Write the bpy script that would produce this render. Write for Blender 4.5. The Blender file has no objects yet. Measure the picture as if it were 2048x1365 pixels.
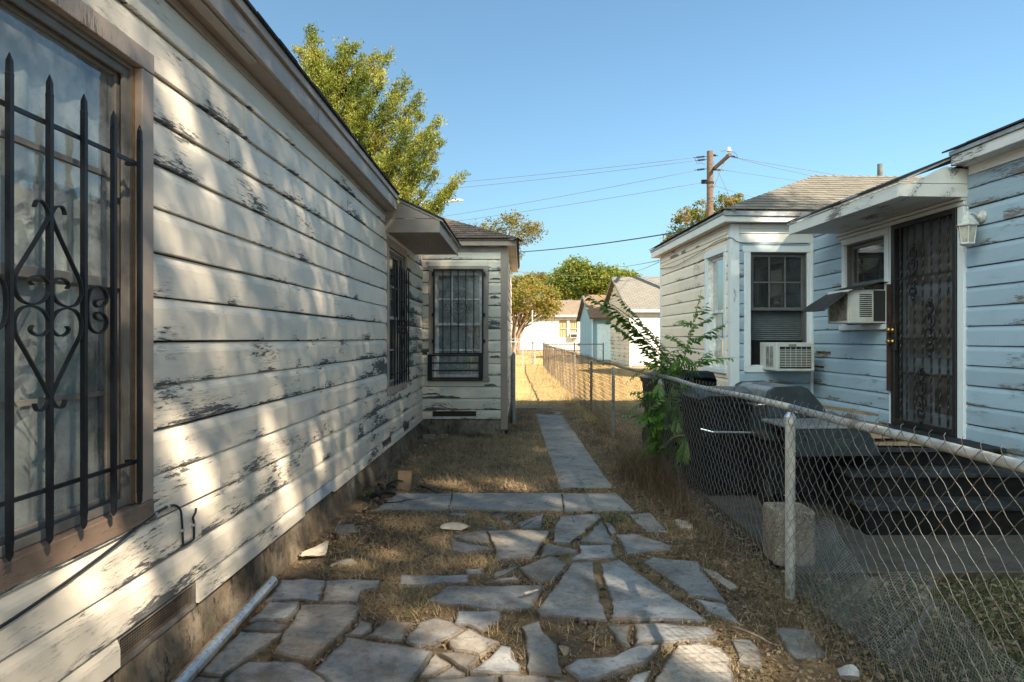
import bpy, bmesh, math, random
import numpy as np
from mathutils import Vector, Matrix

sc = bpy.context.scene
col = sc.collection
R = random.Random(7)
NR = np.random.default_rng(5)

# ------------------------------------------------------------------ camera, sky, sun, exposure
F, U0, V0, EYE = 1300.0, 1045.0, 678.0, 1.55
cam_d = bpy.data.cameras.new('camera')
cam = bpy.data.objects.new('camera', cam_d)
col.objects.link(cam)
cam.location = (0, 0, EYE)
cam.rotation_euler = (math.radians(90), 0, 0)
cam_d.sensor_width = 36
cam_d.lens = F / 2048 * 36
cam_d.shift_x = -(U0 - 1024) / 2048
cam_d.shift_y = -(682.5 - V0) / 2048
cam_d.clip_end = 3000
cam_d.clip_start = 0.05
sc.camera = cam

SUN = Vector((-0.85, 0.96, -1.02)).normalized()       # the way the light travels
elev = math.asin(-SUN.z)
w = bpy.data.worlds.new('World')
sc.world = w
w.use_nodes = True
wn = w.node_tree
sky = wn.nodes.new('ShaderNodeTexSky')
sky.sky_type = 'NISHITA'
sky.sun_disc = False
sky.sun_elevation = elev
sky.sun_rotation = math.atan2(SUN.x, -SUN.y)
sky.air_density = 1.0
sky.dust_density = 3.2
sky.ozone_density = 1.6
bg = wn.nodes['Background']
hue = wn.nodes.new('ShaderNodeMix'); hue.data_type = 'RGBA'; hue.blend_type = 'MULTIPLY'; hue.inputs[0].default_value = 1
hue.inputs[7].default_value = (.77, .99, .985, 1)          # white balance of the sky light, the same in every direction
wn.links.new(sky.outputs[0], hue.inputs[6]); wn.links.new(hue.outputs[2], bg.inputs[0])
bg.inputs[1].default_value = 0.072
sl = bpy.data.lights.new('sun', 'SUN')
sl.energy = 4.8
sl.angle = math.radians(0.55)
sl.color = (1.0, 0.86, 0.66)
so = bpy.data.objects.new('sun', sl)
col.objects.link(so)
so.rotation_euler = SUN.to_track_quat('-Z', 'Y').to_euler()
so.location = (20, -20, 25)
vs = sc.view_settings
vs.view_transform = 'Standard'
vs.look = 'None'
vs.gamma = 1
vs.use_curve_mapping = False
vs.exposure = 1.78
sc.cycles.max_bounces = 8
sc.cycles.transparent_max_bounces = 12
sc.cycles.sample_clamp_indirect = 6

# ------------------------------------------------------------------ measuring helpers
def W(u, v, Y):
    return Vector(((u - U0) / F * Y, Y, EYE - (v - V0) / F * Y))
def G(u, v, z=0.0):
    Y = (EYE - z) * F / (v - V0)
    return Vector(((u - U0) / F * Y, Y, z))
TH = math.atan(0.05)                # the white house stands turned by this much
NN = math.sqrt(1 + 0.05 ** 2)
def ts_of(p):                       # world -> the white house's own axes (t to the right, s away)
    return Vector(((p[0] + .05 * p[1]) / NN, (p[1] - .05 * p[0]) / NN, p[2]))
def world_of(p):
    return Vector(((p[0] - .05 * p[1]) / NN, (p[1] + .05 * p[0]) / NN, p[2]))

# ------------------------------------------------------------------ objects
BASE = {}
class Thing:
    def __init__(s, name, label, cat, base=(0, 0, 0), rot=0.0, group=None, kind=None):
        o = bpy.data.objects.new(name, None)
        col.objects.link(o)
        s.o, s.base, s.rot = o, Vector(base), rot
        c, n = math.cos(rot), math.sin(rot)
        o.location = (c * base[0] - n * base[1], n * base[0] + c * base[1], base[2])
        o.rotation_euler = (0, 0, rot)
        o.empty_display_size = .1
        if kind: o['kind'] = kind
        else:
            o['label'] = label; o['category'] = cat
        if group: o['group'] = group

def tag(o, label=None, cat=None, group=None, kind=None):
    for k, v in (('label', label), ('category', cat), ('group', group), ('kind', kind)):
        if v: o[k] = v
    return o

class MB:
    def __init__(s): s.v = []; s.f = []; s.uv = []; s.sm = False
    def add(s, vs_, fs, uv=None):
        n = len(s.v)
        s.v += [tuple(p) for p in vs_]
        s.f += [tuple(i + n for i in f) for f in fs]
        if uv: s.uv += uv
        return s
    def box(s, a, b):
        x0, y0, z0 = a; x1, y1, z1 = b
        return s.add([(x0,y0,z0),(x1,y0,z0),(x1,y1,z0),(x0,y1,z0),(x0,y0,z1),(x1,y0,z1),(x1,y1,z1),(x0,y1,z1)],
                     [(0,3,2,1),(4,5,6,7),(0,1,5,4),(1,2,6,5),(2,3,7,6),(3,0,4,7)])
    def obox(s, fr, a0, a1, d0, d1, z0, z1):
        O, A, N = fr
        Z = Vector((0, 0, 1))
        q = lambda a, d, z: O + A * a + N * d + Z * z
        vs_ = [q(a0,d0,z0),q(a1,d0,z0),q(a1,d1,z0),q(a0,d1,z0),q(a0,d0,z1),q(a1,d0,z1),q(a1,d1,z1),q(a0,d1,z1)]
        return s.add(vs_, [(0,3,2,1),(4,5,6,7),(0,1,5,4),(1,2,6,5),(2,3,7,6),(3,0,4,7)])
    def prism(s, pts, vec):
        n = len(pts); vec = Vector(vec)
        vs_ = [Vector(p) for p in pts] + [Vector(p) + vec for p in pts]
        fs = [tuple(range(n)), tuple(range(2 * n - 1, n - 1, -1))]
        fs += [(i, i + n, (i + 1) % n + n, (i + 1) % n) for i in range(n)]
        return s.add(vs_, fs)
    def tube(s, pts, r, n=6, r1=None, cap=True, flat=None, out=None):
        """A tube along pts; flat=(across, out) gives a flat bar instead, out being its wide direction."""
        pts = [Vector(p) for p in pts]; m = len(pts); vs_ = []; fs = []
        up = None
        for i, p in enumerate(pts):
            d = (pts[min(i + 1, m - 1)] - pts[max(i - 1, 0)])
            d = d.normalized() if d.length > 1e-9 else Vector((0, 0, 1))
            if out is not None: b = Vector(out); a = d.cross(b).normalized()
            else:
                if up is None: up = Vector((0, 0, 1)) if abs(d.z) < .9 else Vector((1, 0, 0))
                a = d.cross(up).normalized(); b = a.cross(d).normalized(); up = b
            rr = r if r1 is None else r + (r1 - r) * i / max(m - 1, 1)
            if flat:
                for (x, y) in ((-1,-1),(1,-1),(1,1),(-1,1)): vs_.append(p + a * x * flat[0] / 2 + b * y * flat[1] / 2)
            else:
                for k in range(n):
                    t = 2 * math.pi * k / n
                    vs_.append(p + a * math.cos(t) * rr + b * math.sin(t) * rr)
        k4 = 4 if flat else n
        for i in range(m - 1):
            for k in range(k4):
                fs.append((i*k4+k, i*k4+(k+1) % k4, (i+1)*k4+(k+1) % k4, (i+1)*k4+k))
        if cap:
            fs.append(tuple(range(k4 - 1, -1, -1))); fs.append(tuple(range((m-1)*k4, m*k4)))
        return s.add(vs_, fs)
    def lathe(s, prof, c, n=16, ax=None):
        c = Vector(c); vs_ = []; fs = []
        ax = Vector(ax) if ax else Vector((0, 0, 1))
        q = ax.to_track_quat('Z', 'Y')
        for r, z in prof:
            for k in range(n):
                t = 2 * math.pi * k / n
                vs_.append(c + q @ Vector((r * math.cos(t), r * math.sin(t), z)))
        for i in range(len(prof) - 1):
            for k in range(n):
                fs.append((i*n+k, i*n+(k+1) % n, (i+1)*n+(k+1) % n, (i+1)*n+k))
        fs.append(tuple(range(n - 1, -1, -1))); fs.append(tuple(range((len(prof)-1)*n, len(prof)*n)))
        return s.add(vs_, fs)

def root_base(o):
    while o.parent is not None: o = o.parent
    return BASE.get(o.name, Vector((0, 0, 0)))

def P(parent, name, mb, m, label=None, kind=None, smooth=False, bevel=0, sub=False, seg=1):
    """One mesh object from mb; parent is a Thing, a part, or None (top level)."""
    me = bpy.data.meshes.new(name)
    po = parent.o if isinstance(parent, Thing) else parent
    if isinstance(parent, Thing): BASE[parent.o.name] = parent.base
    b = root_base(po) if po is not None else Vector((0, 0, 0))
    me.from_pydata([(x - b.x, y - b.y, z - b.z) for x, y, z in mb.v], [], mb.f)
    if mb.uv:
        ul = me.uv_layers.new(name='UVMap')
        arr = np.array(mb.uv, dtype=np.float32)
        idx = np.zeros(len(me.loops), dtype=np.int32)
        me.loops.foreach_get('vertex_index', idx)
        ul.data.foreach_set('uv', arr[idx].ravel())
    if smooth:
        me.polygons.foreach_set('use_smooth', [True] * len(me.polygons))
    me.validate()
    o = bpy.data.objects.new(name, me)
    col.objects.link(o)
    if m: me.materials.append(m)
    if po is not None: o.parent = po
    if label: o['label'] = label
    if kind: o['kind'] = kind
    if bevel:
        md = o.modifiers.new('bevel', 'BEVEL'); md.width = bevel; md.segments = seg; md.limit_method = 'ANGLE'
    return o

def mesh_np(name, verts, faces, m, parent=None, kind=None, tint=None, smooth=False):
    """A big mesh straight from arrays: verts (n,3), faces (m,k)."""
    me = bpy.data.meshes.new(name)
    po = parent.o if isinstance(parent, Thing) else parent
    if isinstance(parent, Thing): BASE[parent.o.name] = parent.base
    if po is not None:
        b = root_base(po); verts = verts - np.array((b.x, b.y, b.z))
    n, (f, k) = len(verts), faces.shape
    me.vertices.add(n); me.vertices.foreach_set('co', np.ascontiguousarray(verts, dtype=np.float32).ravel())
    me.loops.add(f * k); me.loops.foreach_set('vertex_index', np.ascontiguousarray(faces, dtype=np.int32).ravel())
    me.polygons.add(f)
    me.polygons.foreach_set('loop_start', np.arange(0, f * k, k, dtype=np.int32))
    if smooth: me.polygons.foreach_set('use_smooth', np.ones(f, dtype=bool))
    if tint is not None:
        at = me.attributes.new('tint', 'FLOAT', 'POINT'); at.data.foreach_set('value', tint.astype(np.float32))
    me.update(calc_edges=True)
    me.materials.append(m)
    o = bpy.data.objects.new(name, me); col.objects.link(o)
    if po is not None: o.parent = po
    if kind: o['kind'] = kind
    return o

def copy_tree(o, parent=None):
    c = o.copy(); col.objects.link(c)
    if parent is not None: c.parent = parent
    for ch in list(o.children): copy_tree(ch, c)
    return c

def crom(pts, n=5):
    """Smooth curve through pts."""
    pts = [Vector(p) for p in pts]; out = []
    q = [pts[0]] + pts + [pts[-1]]
    for i in range(1, len(q) - 2):
        a, b, c, d = q[i-1], q[i], q[i+1], q[i+2]
        for k in range(n):
            t = k / n
            out.append(.5 * ((2*b) + (c-a)*t + (2*a-5*b+4*c-d)*t*t + (3*b-a-3*c+d)*t**3))
    out.append(pts[-1])
    return out

# ------------------------------------------------------------------ materials
class NT:
    def __init__(s, name):
        s.m = bpy.data.materials.new(name); s.m.use_nodes = True
        s.t = s.m.node_tree; s.b = s.t.nodes['Principled BSDF']; s.out = s.t.nodes['Material Output']
        s.b.inputs['Roughness'].default_value = .7
    def nd(s, typ, **kw):
        n = s.t.nodes.new('ShaderNode' + typ)
        for k, v in kw.items(): setattr(n, k, v)
        return n
    def put(s, sock, v):
        if isinstance(v, bpy.types.NodeSocket): s.t.links.new(v, sock)
        elif v is not None:
            if isinstance(v, (tuple, list)) and len(v) == 3 and len(sock.default_value) == 4: v = (*v, 1)
            sock.default_value = v
    def obj(s): return s.nd('TexCoord').outputs['Object']
    def uv(s): return s.nd('TexCoord').outputs['UV']
    def geo(s, k='Position'): return s.nd('NewGeometry').outputs[k]
    def rnd(s): return s.nd('ObjectInfo').outputs['Random']
    def attr(s, n): return s.nd('Attribute', attribute_name=n).outputs['Fac']
    def sep(s, v):
        n = s.nd('SeparateXYZ'); s.put(n.inputs[0], v); return n.outputs
    def vmul(s, v, k, add=None):
        n = s.nd('Mapping'); s.put(n.inputs[0], v); n.inputs['Scale'].default_value = k
        if add is not None: s.put(n.inputs['Location'], add)
        return n.outputs[0]
    def noise(s, v, sc_, det=4, ro=.55, dist=0):
        n = s.nd('TexNoise'); s.put(n.inputs['Vector'], v); n.inputs['Scale'].default_value = sc_
        n.inputs['Detail'].default_value = det; n.inputs['Roughness'].default_value = ro; n.inputs['Distortion'].default_value = dist
        return n.outputs['Fac']
    def vor(s, v, sc_, feature='F1', out='Distance'):
        n = s.nd('TexVoronoi', feature=feature); s.put(n.inputs['Vector'], v); n.inputs['Scale'].default_value = sc_
        return n.outputs[out]
    def ma(s, op, a, b=0, c=None, clamp=False):
        n = s.nd('Math', operation=op, use_clamp=clamp); s.put(n.inputs[0], a); s.put(n.inputs[1], b)
        if c is not None: s.put(n.inputs[2], c)
        return n.outputs[0]
    def ss(s, v, a, b, o0=0., o1=1.):
        n = s.nd('MapRange', interpolation_type='SMOOTHSTEP'); s.put(n.inputs[0], v)
        s.put(n.inputs[1], a); s.put(n.inputs[2], b); s.put(n.inputs[3], o0); s.put(n.inputs[4], o1)
        return n.outputs[0]
    def mix(s, f, a, b, mode='MIX'):
        n = s.nd('Mix', data_type='RGBA', blend_type=mode)
        s.put(n.inputs[0], f); s.put(n.inputs[6], a); s.put(n.inputs[7], b)
        return n.outputs[2]
    def ramp(s, f, stops):
        n = s.nd('ValToRGB'); s.put(n.inputs[0], f); e = n.color_ramp.elements
        while len(e) < len(stops): e.new(.5)
        for x, (p, c) in zip(e, stops): x.position = p; x.color = (*c, 1)
        return n.outputs[0]
    def bump(s, h, st=.5, dist=.01, norm=None):
        n = s.nd('Bump'); n.inputs['Strength'].default_value = st; n.inputs['Distance'].default_value = dist
        s.put(n.inputs['Height'], h)
        if norm is not None: s.put(n.inputs['Normal'], norm)
        return n.outputs[0]
    def set(s, col=None, rough=None, metal=None, norm=None, spec=None):
        for k, v in (('Base Color', col), ('Roughness', rough), ('Metallic', metal), ('Normal', norm), ('Specular IOR Level', spec)):
            if v is not None: s.put(s.b.inputs[k], v)
        return s.m

def plain(name, c, rough=.6, metal=0., var=.15, sc_=12, bump=.15, dirt=None, spec=.4):
    t = NT(name); v = t.obj()
    n = t.noise(v, sc_, 6, .6)
    k = t.ss(n, .3, .7)
    lo = tuple(x * (1 - var) for x in c); hi = tuple(min(1, x * (1 + var)) for x in c)
    cc = t.mix(k, lo, hi)
    if dirt:
        d = t.ss(t.noise(v, sc_ * .35, 7, .7), .5, .68)
        cc = t.mix(d, cc, dirt)
    f = t.noise(v, sc_ * 12, 3)
    return t.set(cc, t.ss(n, .2, .8, max(.05, rough - .1), min(1, rough + .1)), metal, t.bump(f, bump, .004), spec)

def peel(name, paint, amt=.5, wood=((.055,.053,.052),(.21,.205,.20)), uv=True, dirt=(.30,.25,.18), dk=.35, axis=1):
    """Old paint on boards: flakes that start at the lower edge, bare grey wood, hairline cracks along the grain, dirt."""
    t = NT(name)
    if uv:
        s_ = t.sep(t.uv())
        r = t.rnd()
        cb = t.nd('CombineXYZ'); t.put(cb.inputs[0], s_[0]); t.put(cb.inputs[1], t.ma('MULTIPLY', s_[1], .19)); t.put(cb.inputs[2], t.ma('MULTIPLY', r, 40))
        v = cb.outputs[0]; low = t.ma('SUBTRACT', 1, s_[1]); st = (1, 5, 1)
        edge = t.ma('MULTIPLY', t.ma('POWER', low, 5), .19)
    else:
        v = t.obj(); st = {0: (1, 5, 5), 1: (5, 1, 5), 2: (5, 5, 1)}[axis]; edge = 0.0; r = t.rnd()
    zone = t.noise(t.geo(), .9, 2, .5)
    broad = t.noise(t.vmul(v, tuple(x ** .8 for x in st)), 1.9, 3, .5)
    fine = t.noise(t.vmul(v, tuple(x ** 1.2 for x in st)), 11, 10, .72, .5)
    sgn = t.ma('ADD', t.ma('ADD', t.ma('MULTIPLY', broad, .9), t.ma('MULTIPLY', fine, 1.0)), t.ma('ADD', edge, t.ma('MULTIPLY', zone, .7)))
    th = 1.66 - amt * .42
    mask = t.ss(sgn, th, th + .018)
    crk = t.noise(t.vmul(v, tuple(x ** 2.2 for x in st)), 5, 4, .6)
    cmask = t.ma('MULTIPLY', t.ss(t.ma('ABSOLUTE', t.ma('SUBTRACT', crk, .5)), .012, .0), t.ss(sgn, th - .22, th - .02))
    grain = t.noise(t.vmul(v, tuple(x ** 2.4 for x in st)), 7, 6, .65)
    wc = t.ramp(grain, [(.28, wood[0]), (.72, wood[1])])
    pc = t.mix(t.ss(t.noise(v, 3.0, 6, .65), .35, .75), paint, tuple(a * .86 + b * .10 for a, b in zip(paint, dirt)))
    pc = t.mix(t.ma('MULTIPLY', t.ss(t.noise(t.vmul(v, (1, 1, 1)), 14, 8, .75), .56, .78), dk), pc, dirt)
    vv = t.nd('HueSaturation'); t.put(vv.inputs['Color'], pc); t.put(vv.inputs['Value'], t.ss(r, 0, 1, .93, 1.05)); pc = vv.outputs[0]
    c = t.mix(mask, pc, wc)
    c = t.mix(cmask, c, wood[0])
    lift = t.ss(sgn, th - .05, th)
    h = t.ma('SUBTRACT', t.ma('ADD', 1.0, t.ma('MULTIPLY', lift, .35)), mask)
    h = t.ma('ADD', h, t.ma('MULTIPLY', t.noise(t.vmul(v, st), 40, 4), .12))
    h = t.ma('SUBTRACT', h, t.ma('MULTIPLY', cmask, .6))
    return t.set(c, t.ss(mask, 0, 1, .5, .9), None, t.bump(h, .7, .0035), .35)

def leafmat(name, cols, sc_=.8, trans=.45, rough=.55):
    t = NT(name)
    n = t.noise(t.geo(), sc_, 3, .6)
    a = t.attr('tint')
    k = t.ma('ADD', t.ma('MULTIPLY', n, .6), t.ma('MULTIPLY', a, .5))
    st = [(.2 + .6 * i / (len(cols) - 1), c) for i, c in enumerate(cols)]
    c = t.ramp(k, st)
    t.set(c, rough, None, None, .3)
    tr = t.nd('BsdfTranslucent'); t.put(tr.inputs[0], t.mix(.5, c, (1, .9, .3), 'MULTIPLY'))
    mx = t.nd('MixShader'); mx.inputs[0].default_value = trans
    t.t.links.new(t.b.outputs[0], mx.inputs[1]); t.t.links.new(tr.outputs[0], mx.inputs[2])
    t.t.links.new(mx.outputs[0], t.out.inputs[0])
    return t.m

def glassmat(name, tintc=(.75, .8, .8), refl=.10, rough=.02, haze=.12, hazec=(.35, .36, .35), wav=.02):
    """A pane: mirror-like at glancing angles, see-through otherwise, with a film of dust."""
    t = NT(name)
    fr = t.nd('LayerWeight'); fr.inputs['Blend'].default_value = .5
    k = t.ma('ADD', t.ma('MULTIPLY', t.ma('POWER', fr.outputs['Facing'], 2.6), .85), refl, clamp=True)
    gl = t.nd('BsdfGlossy'); gl.inputs['Roughness'].default_value = rough
    t.put(gl.inputs['Normal'], t.bump(t.noise(t.obj(), 7, 2), wav, .02))
    tr = t.nd('BsdfTransparent'); t.put(tr.inputs[0], (*tintc, 1))
    df = t.nd('BsdfDiffuse'); t.put(df.inputs[0], (*hazec, 1))
    m1 = t.nd('MixShader'); t.put(m1.inputs[0], t.ma('MULTIPLY', t.ss(t.noise(t.obj(), 5, 5), .25, .75), haze * 2))
    t.t.links.new(tr.outputs[0], m1.inputs[1]); t.t.links.new(df.outputs[0], m1.inputs[2])
    m2 = t.nd('MixShader'); t.put(m2.inputs[0], k)
    t.t.links.new(m1.outputs[0], m2.inputs[1]); t.t.links.new(gl.outputs[0], m2.inputs[2])
    t.t.links.new(m2.outputs[0], t.out.inputs[0])
    return t.m

M = {}
M['cream'] = peel('cream_paint', (.84, .755, .63), .265)
M['cream_bad'] = peel('cream_paint_rotten', (.82, .735, .60), .44)
M['taupe'] = peel('taupe_paint', (.40, .32, .26), .15, uv=False, axis=2, dirt=(.12, .09, .065), dk=.3, wood=((.05,.04,.035),(.30,.26,.22)))
M['taupe_h'] = peel('taupe_paint_eave', (.42, .355, .30), .34, uv=False, axis=1, dirt=(.12, .09, .065), dk=.3, wood=((.16,.15,.14),(.42,.41,.39)))
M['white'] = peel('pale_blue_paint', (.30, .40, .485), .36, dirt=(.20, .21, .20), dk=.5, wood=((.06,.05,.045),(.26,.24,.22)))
M['white_trim'] = peel('white_trim_paint', (.60, .64, .66), .22, uv=False, axis=2, dirt=(.40, .37, .32), dk=.3, wood=((.10,.08,.07),(.28,.25,.22)))
M['white_h'] = peel('white_eave_paint', (.60, .60, .58), .36, uv=False, axis=1, dirt=(.40, .36, .30), dk=.35, wood=((.06,.05,.045),(.26,.24,.22)))
M['dusty'] = peel('bounce_warmed_white_paint', (.72, .63, .52), .13, dirt=(.36, .29, .2), dk=.35, wood=((.12,.10,.08),(.3,.27,.23)))  # beige base colour holds the warm light bounced off the sunny yard
M['bare'] = plain('weathered_wood', (.17, .15, .13), .85, var=.4, sc_=9, bump=.4)
M['dark_gap'] = plain('dark_sheathing', (.05, .036, .024), .9)
M['interior'] = plain('dim_room_paint', (.16, .155, .145), .9, var=.05)
M['sash'] = plain('sash_paint', (.50, .48, .43), .55, var=.12, sc_=8, dirt=(.28, .24, .19))
M['sash_grey'] = plain('grey_sash_paint', (.20, .185, .165), .6, var=.15, sc_=8, dirt=(.14, .12, .10))
M['taupe_rot'] = peel('rotten_taupe_sill', (.27, .19, .14), .42, uv=False, axis=1, dirt=(.09, .06, .045), dk=.5, wood=((.02,.016,.013),(.22,.16,.12)))
M['sash_white'] = plain('white_sash_paint', (.68, .68, .66), .5, dirt=(.35, .32, .28))
M['screen_frame'] = plain('window_screen_frame', (.10, .10, .10), .5)
M['jamb'] = plain('bare_pine_jamb', (.28, .15, .055), .7, var=.25, sc_=20)
M['iron'] = plain('black_iron_paint', (.011, .014, .019), .45, var=.2, sc_=30, bump=.1, spec=.3)
M['iron_rust'] = plain('rusted_black_iron', (.013, .013, .014), .5, var=.3, sc_=14, dirt=(.03, .02, .016))
M['glass'] = glassmat('old_window_glass', refl=.035, haze=.38, hazec=(.42, .45, .45), wav=.14)
M['glass_dark'] = glassmat('screened_glass', (.35, .37, .38), refl=.06, haze=.16, hazec=(.10, .105, .11))
M['glass_mirror'] = glassmat('reflecting_glass', (.5, .52, .5), refl=.42, haze=.10, hazec=(.5, .45, .35))
M['curtain'] = plain('sheer_curtain', (.60, .60, .56), .9, var=.08)
M['blind'] = plain('dark_blind', (.12, .14, .15), .7)
M['board_dark'] = plain('stained_plywood', (.115, .12, .118), .85, var=.35, sc_=7, dirt=(.035, .033, .03))
M['steel'] = plain('galvanized_steel', (.60, .63, .65), .33, .85, var=.2, sc_=35, bump=.05)
M['wire'] = plain('galvanized_wire', (.15, .15, .148), .5, .5, var=.25, sc_=20, dirt=(.16, .11, .07))
M['wire_rust'] = plain('rusted_wire', (.20, .16, .125), .6, .4, var=.3, sc_=9, dirt=(.13, .085, .055))
M['net_wire'] = plain('dull_net_wire', (.22, .235, .24), .5, .3, var=.3, sc_=6)
M['rail'] = plain('weathered_fence_pipe', (.34, .345, .335), .55, .15, var=.2, sc_=18, dirt=(.17, .15, .12))
M['rail_rust'] = plain('rusty_fence_pipe', (.34, .26, .20), .65, .2, var=.25, sc_=10, dirt=(.22, .11, .06))
M['black_plastic'] = plain('black_plastic', (.010, .012, .015), .62, var=.3, sc_=6, dirt=(.02, .02, .02), bump=.1, spec=.12)
M['bin_lid'] = plain('dusty_dark_plastic', (.045, .055, .068), .32, var=.25, sc_=5, bump=.08)
M['stainless'] = plain('grill_stainless', (.50, .51, .51), .30, .9, var=.08, sc_=6, bump=.03)
M['grill_black'] = plain('grill_enamel', (.028, .036, .042), .35, var=.2, sc_=8)
M['grill_grey'] = plain('grill_shelf_enamel', (.22, .235, .24), .4, .3, var=.1)
M['black_wood'] = plain('black_painted_wood', (.010, .010, .011), .6, var=.4, sc_=10, dirt=(.018, .018, .018), bump=.3, spec=.12)
M['tread'] = plain('worn_black_tread', (.026, .028, .031), .7, var=.5, sc_=8, dirt=(.012, .012, .012), bump=.3, spec=.15)
M['ac_white'] = plain('aged_white_plastic', (.47, .48, .465), .5, var=.06, sc_=6, dirt=(.42, .37, .29))
M['ac_fin'] = plain('aluminium_fins', (.30, .28, .25), .5, .5, var=.4, sc_=14, dirt=(.10, .07, .05))
M['ac_dark'] = plain('dark_vent', (.02, .021, .022), .7)
M['rubber'] = plain('black_rubber', (.014, .014, .015), .55)
M['cable'] = plain('black_cable', (.02, .022, .024), .5)
M['powerline'] = plain('power_line_wire', (.10, .10, .10), .6)
M['brass'] = plain('tarnished_brass', (.42, .27, .09), .35, .9, var=.3, sc_=20)
M['cardboard'] = plain('cardboard', (.30, .20, .12), .9, var=.12, sc_=8)
M['scrap'] = plain('scrap_wood', (.20, .125, .07), .85, var=.3, sc_=16, bump=.4)
M['char'] = plain('charred_wood', (.022, .020, .019), .85, var=.5, sc_=14, bump=.5)
M['twig'] = plain('dry_twig', (.20, .15, .11), .9, var=.3, sc_=30, bump=.4)
M['limestone'] = plain('pale_limestone', (.46, .40, .32), .9, var=.18, sc_=9, bump=.5, dirt=(.24, .18, .12))
M['brick'] = plain('brick_clay', (.30, .16, .10), .9, var=.2, sc_=14, bump=.4)
M['bark'] = plain('bark', (.12, .09, .065), .95, var=.4, sc_=9, bump=.8)
M['bark_pale'] = plain('pale_bark', (.24, .17, .12), .9, var=.3, sc_=6, bump=.5)
M['pole'] = plain('pole_wood', (.115, .08, .058), .9, var=.3, sc_=7, bump=.5)
M['porcelain'] = plain('porcelain', (.5, .5, .5), .25, var=.1)
M['lamp_white'] = plain('white_lantern_paint', (.46, .46, .44), .5, dirt=(.13, .11, .09), sc_=16)
M['lamp_glass'] = glassmat('frosted_lantern_glass', (.8, .8, .78), refl=.12, haze=.35, hazec=(.7, .65, .52))
M['tin'] = plain('eave_drip_metal', (.30, .33, .35), .5, .4, var=.2, sc_=7, dirt=(.20, .09, .045))
M['blue'] = plain('blue_shed_paint', (.15, .27, .36), .7, var=.08, sc_=3)
M['far_white'] = plain('far_white_siding', (.52, .52, .50), .7, var=.05, sc_=2)
M['garage_old'] = peel('garage_gable_paint', (.52, .455, .37), .36, dirt=(.33, .26, .18), wood=((.09,.07,.06),(.26,.22,.18)))
M['garage_white'] = plain('garage_front_paint', (.56, .56, .545), .7, var=.04, sc_=2)
def ground_mat():
    t = NT('dry_earth'); v = t.geo()
    a = t.noise(v, 1.3, 6, .65); b = t.noise(v, 9, 8, .7); c = t.noise(v, 60, 5, .7)
    far = t.noise(v, .25, 3)
    dirt = t.ramp(b, [(.25, (.06, .046, .034)), (.55, (.13, .10, .073)), (.8, (.235, .185, .14))])
    y = t.sep(v)[1]
    straw = t.ramp(t.ma('ADD', t.ma('MULTIPLY', b, .6), t.ma('MULTIPLY', c, .4)), [(.3, (.30, .185, .075)), (.55, (.50, .345, .15)), (.8, (.62, .46, .23))])
    thatch = t.ma('MULTIPLY', t.ss(a, .40, .62), .7)
    near = t.mix(thatch, dirt, t.mix(.5, straw, dirt))
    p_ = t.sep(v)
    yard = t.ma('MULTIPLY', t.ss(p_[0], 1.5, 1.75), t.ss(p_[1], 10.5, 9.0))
    near = t.mix(yard, near, t.mix(b, (.022, .017, .012), (.075, .058, .042)))  # darker soil past the fence; part of the darkening stands for weak light
    k = t.ma('ADD', t.ss(y, 12.5, 16.5), t.ma('MULTIPLY', t.ma('SUBTRACT', far, .5), .8), clamp=True)
    cc = t.mix(k, near, t.mix(t.ma('MULTIPLY', t.ss(a, .5, .75), .35), straw, dirt))
    h = t.ma('ADD', b, t.ma('MULTIPLY', c, .5))
    return t.set(cc, .95, None, t.bump(h, .9, .03), .1)
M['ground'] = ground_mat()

def stone_mat():
    t = NT('flagstone'); v = t.obj(); r = t.rnd()
    vv = t.vmul(v, (1, 1, 1), None)
    cb = t.nd('CombineXYZ'); t.put(cb.inputs[2], t.ma('MULTIPLY', r, 9))
    ad = t.nd('VectorMath', operation='ADD'); t.put(ad.inputs[0], v); t.put(ad.inputs[1], cb.outputs[0])
    v = ad.outputs[0]
    a = t.noise(v, 4, 8, .7); b = t.noise(v, 26, 8, .75); sp = t.noise(v, 90, 2)
    base = t.ramp(a, [(.3, (.15, .155, .16)), (.5, (.27, .275, .275)), (.72, (.39, .39, .375))])
    warm = t.ramp(a, [(.3, (.18, .16, .135)), (.7, (.39, .35, .30))])
    base = t.mix(t.ss(r, .3, .85), base, warm)
    r2 = t.ma('FRACT', t.ma('MULTIPLY', r, 7.31))
    hv = t.nd('HueSaturation'); t.put(hv.inputs['Color'], base); t.put(hv.inputs['Value'], t.ss(r2, 0, 1, .78, 1.25)); base = hv.outputs[0]
    base = t.mix(t.ma('MULTIPLY', t.ss(b, .50, .68), .6), base, (.085, .08, .072))
    base = t.mix(t.ss(sp, .70, .74), base, (.42, .41, .38))
    edge = t.nd('NewGeometry').outputs['Pointiness']
    dirt = t.ss(t.noise(v, 3.1, 9, .75), .48, .64)
    base = t.mix(t.ma('MULTIPLY', dirt, .65), base, (.14, .105, .075))
    ed = t.attr('edge')
    em = t.ss(t.ma('ADD', ed, t.ma('MULTIPLY', t.ma('SUBTRACT', t.noise(v, 14, 8, .75), .5), 1.6)), .55, 1.05)
    base = t.mix(t.ma('MULTIPLY', em, .75), base, (.10, .076, .054))
    return t.set(base, t.ss(b, .3, .7, .62, .9), None, t.bump(t.ma('ADD', t.ma('MULTIPLY', b, .5), a), .6, .012), .3)
M['stone'] = stone_mat()

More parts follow.
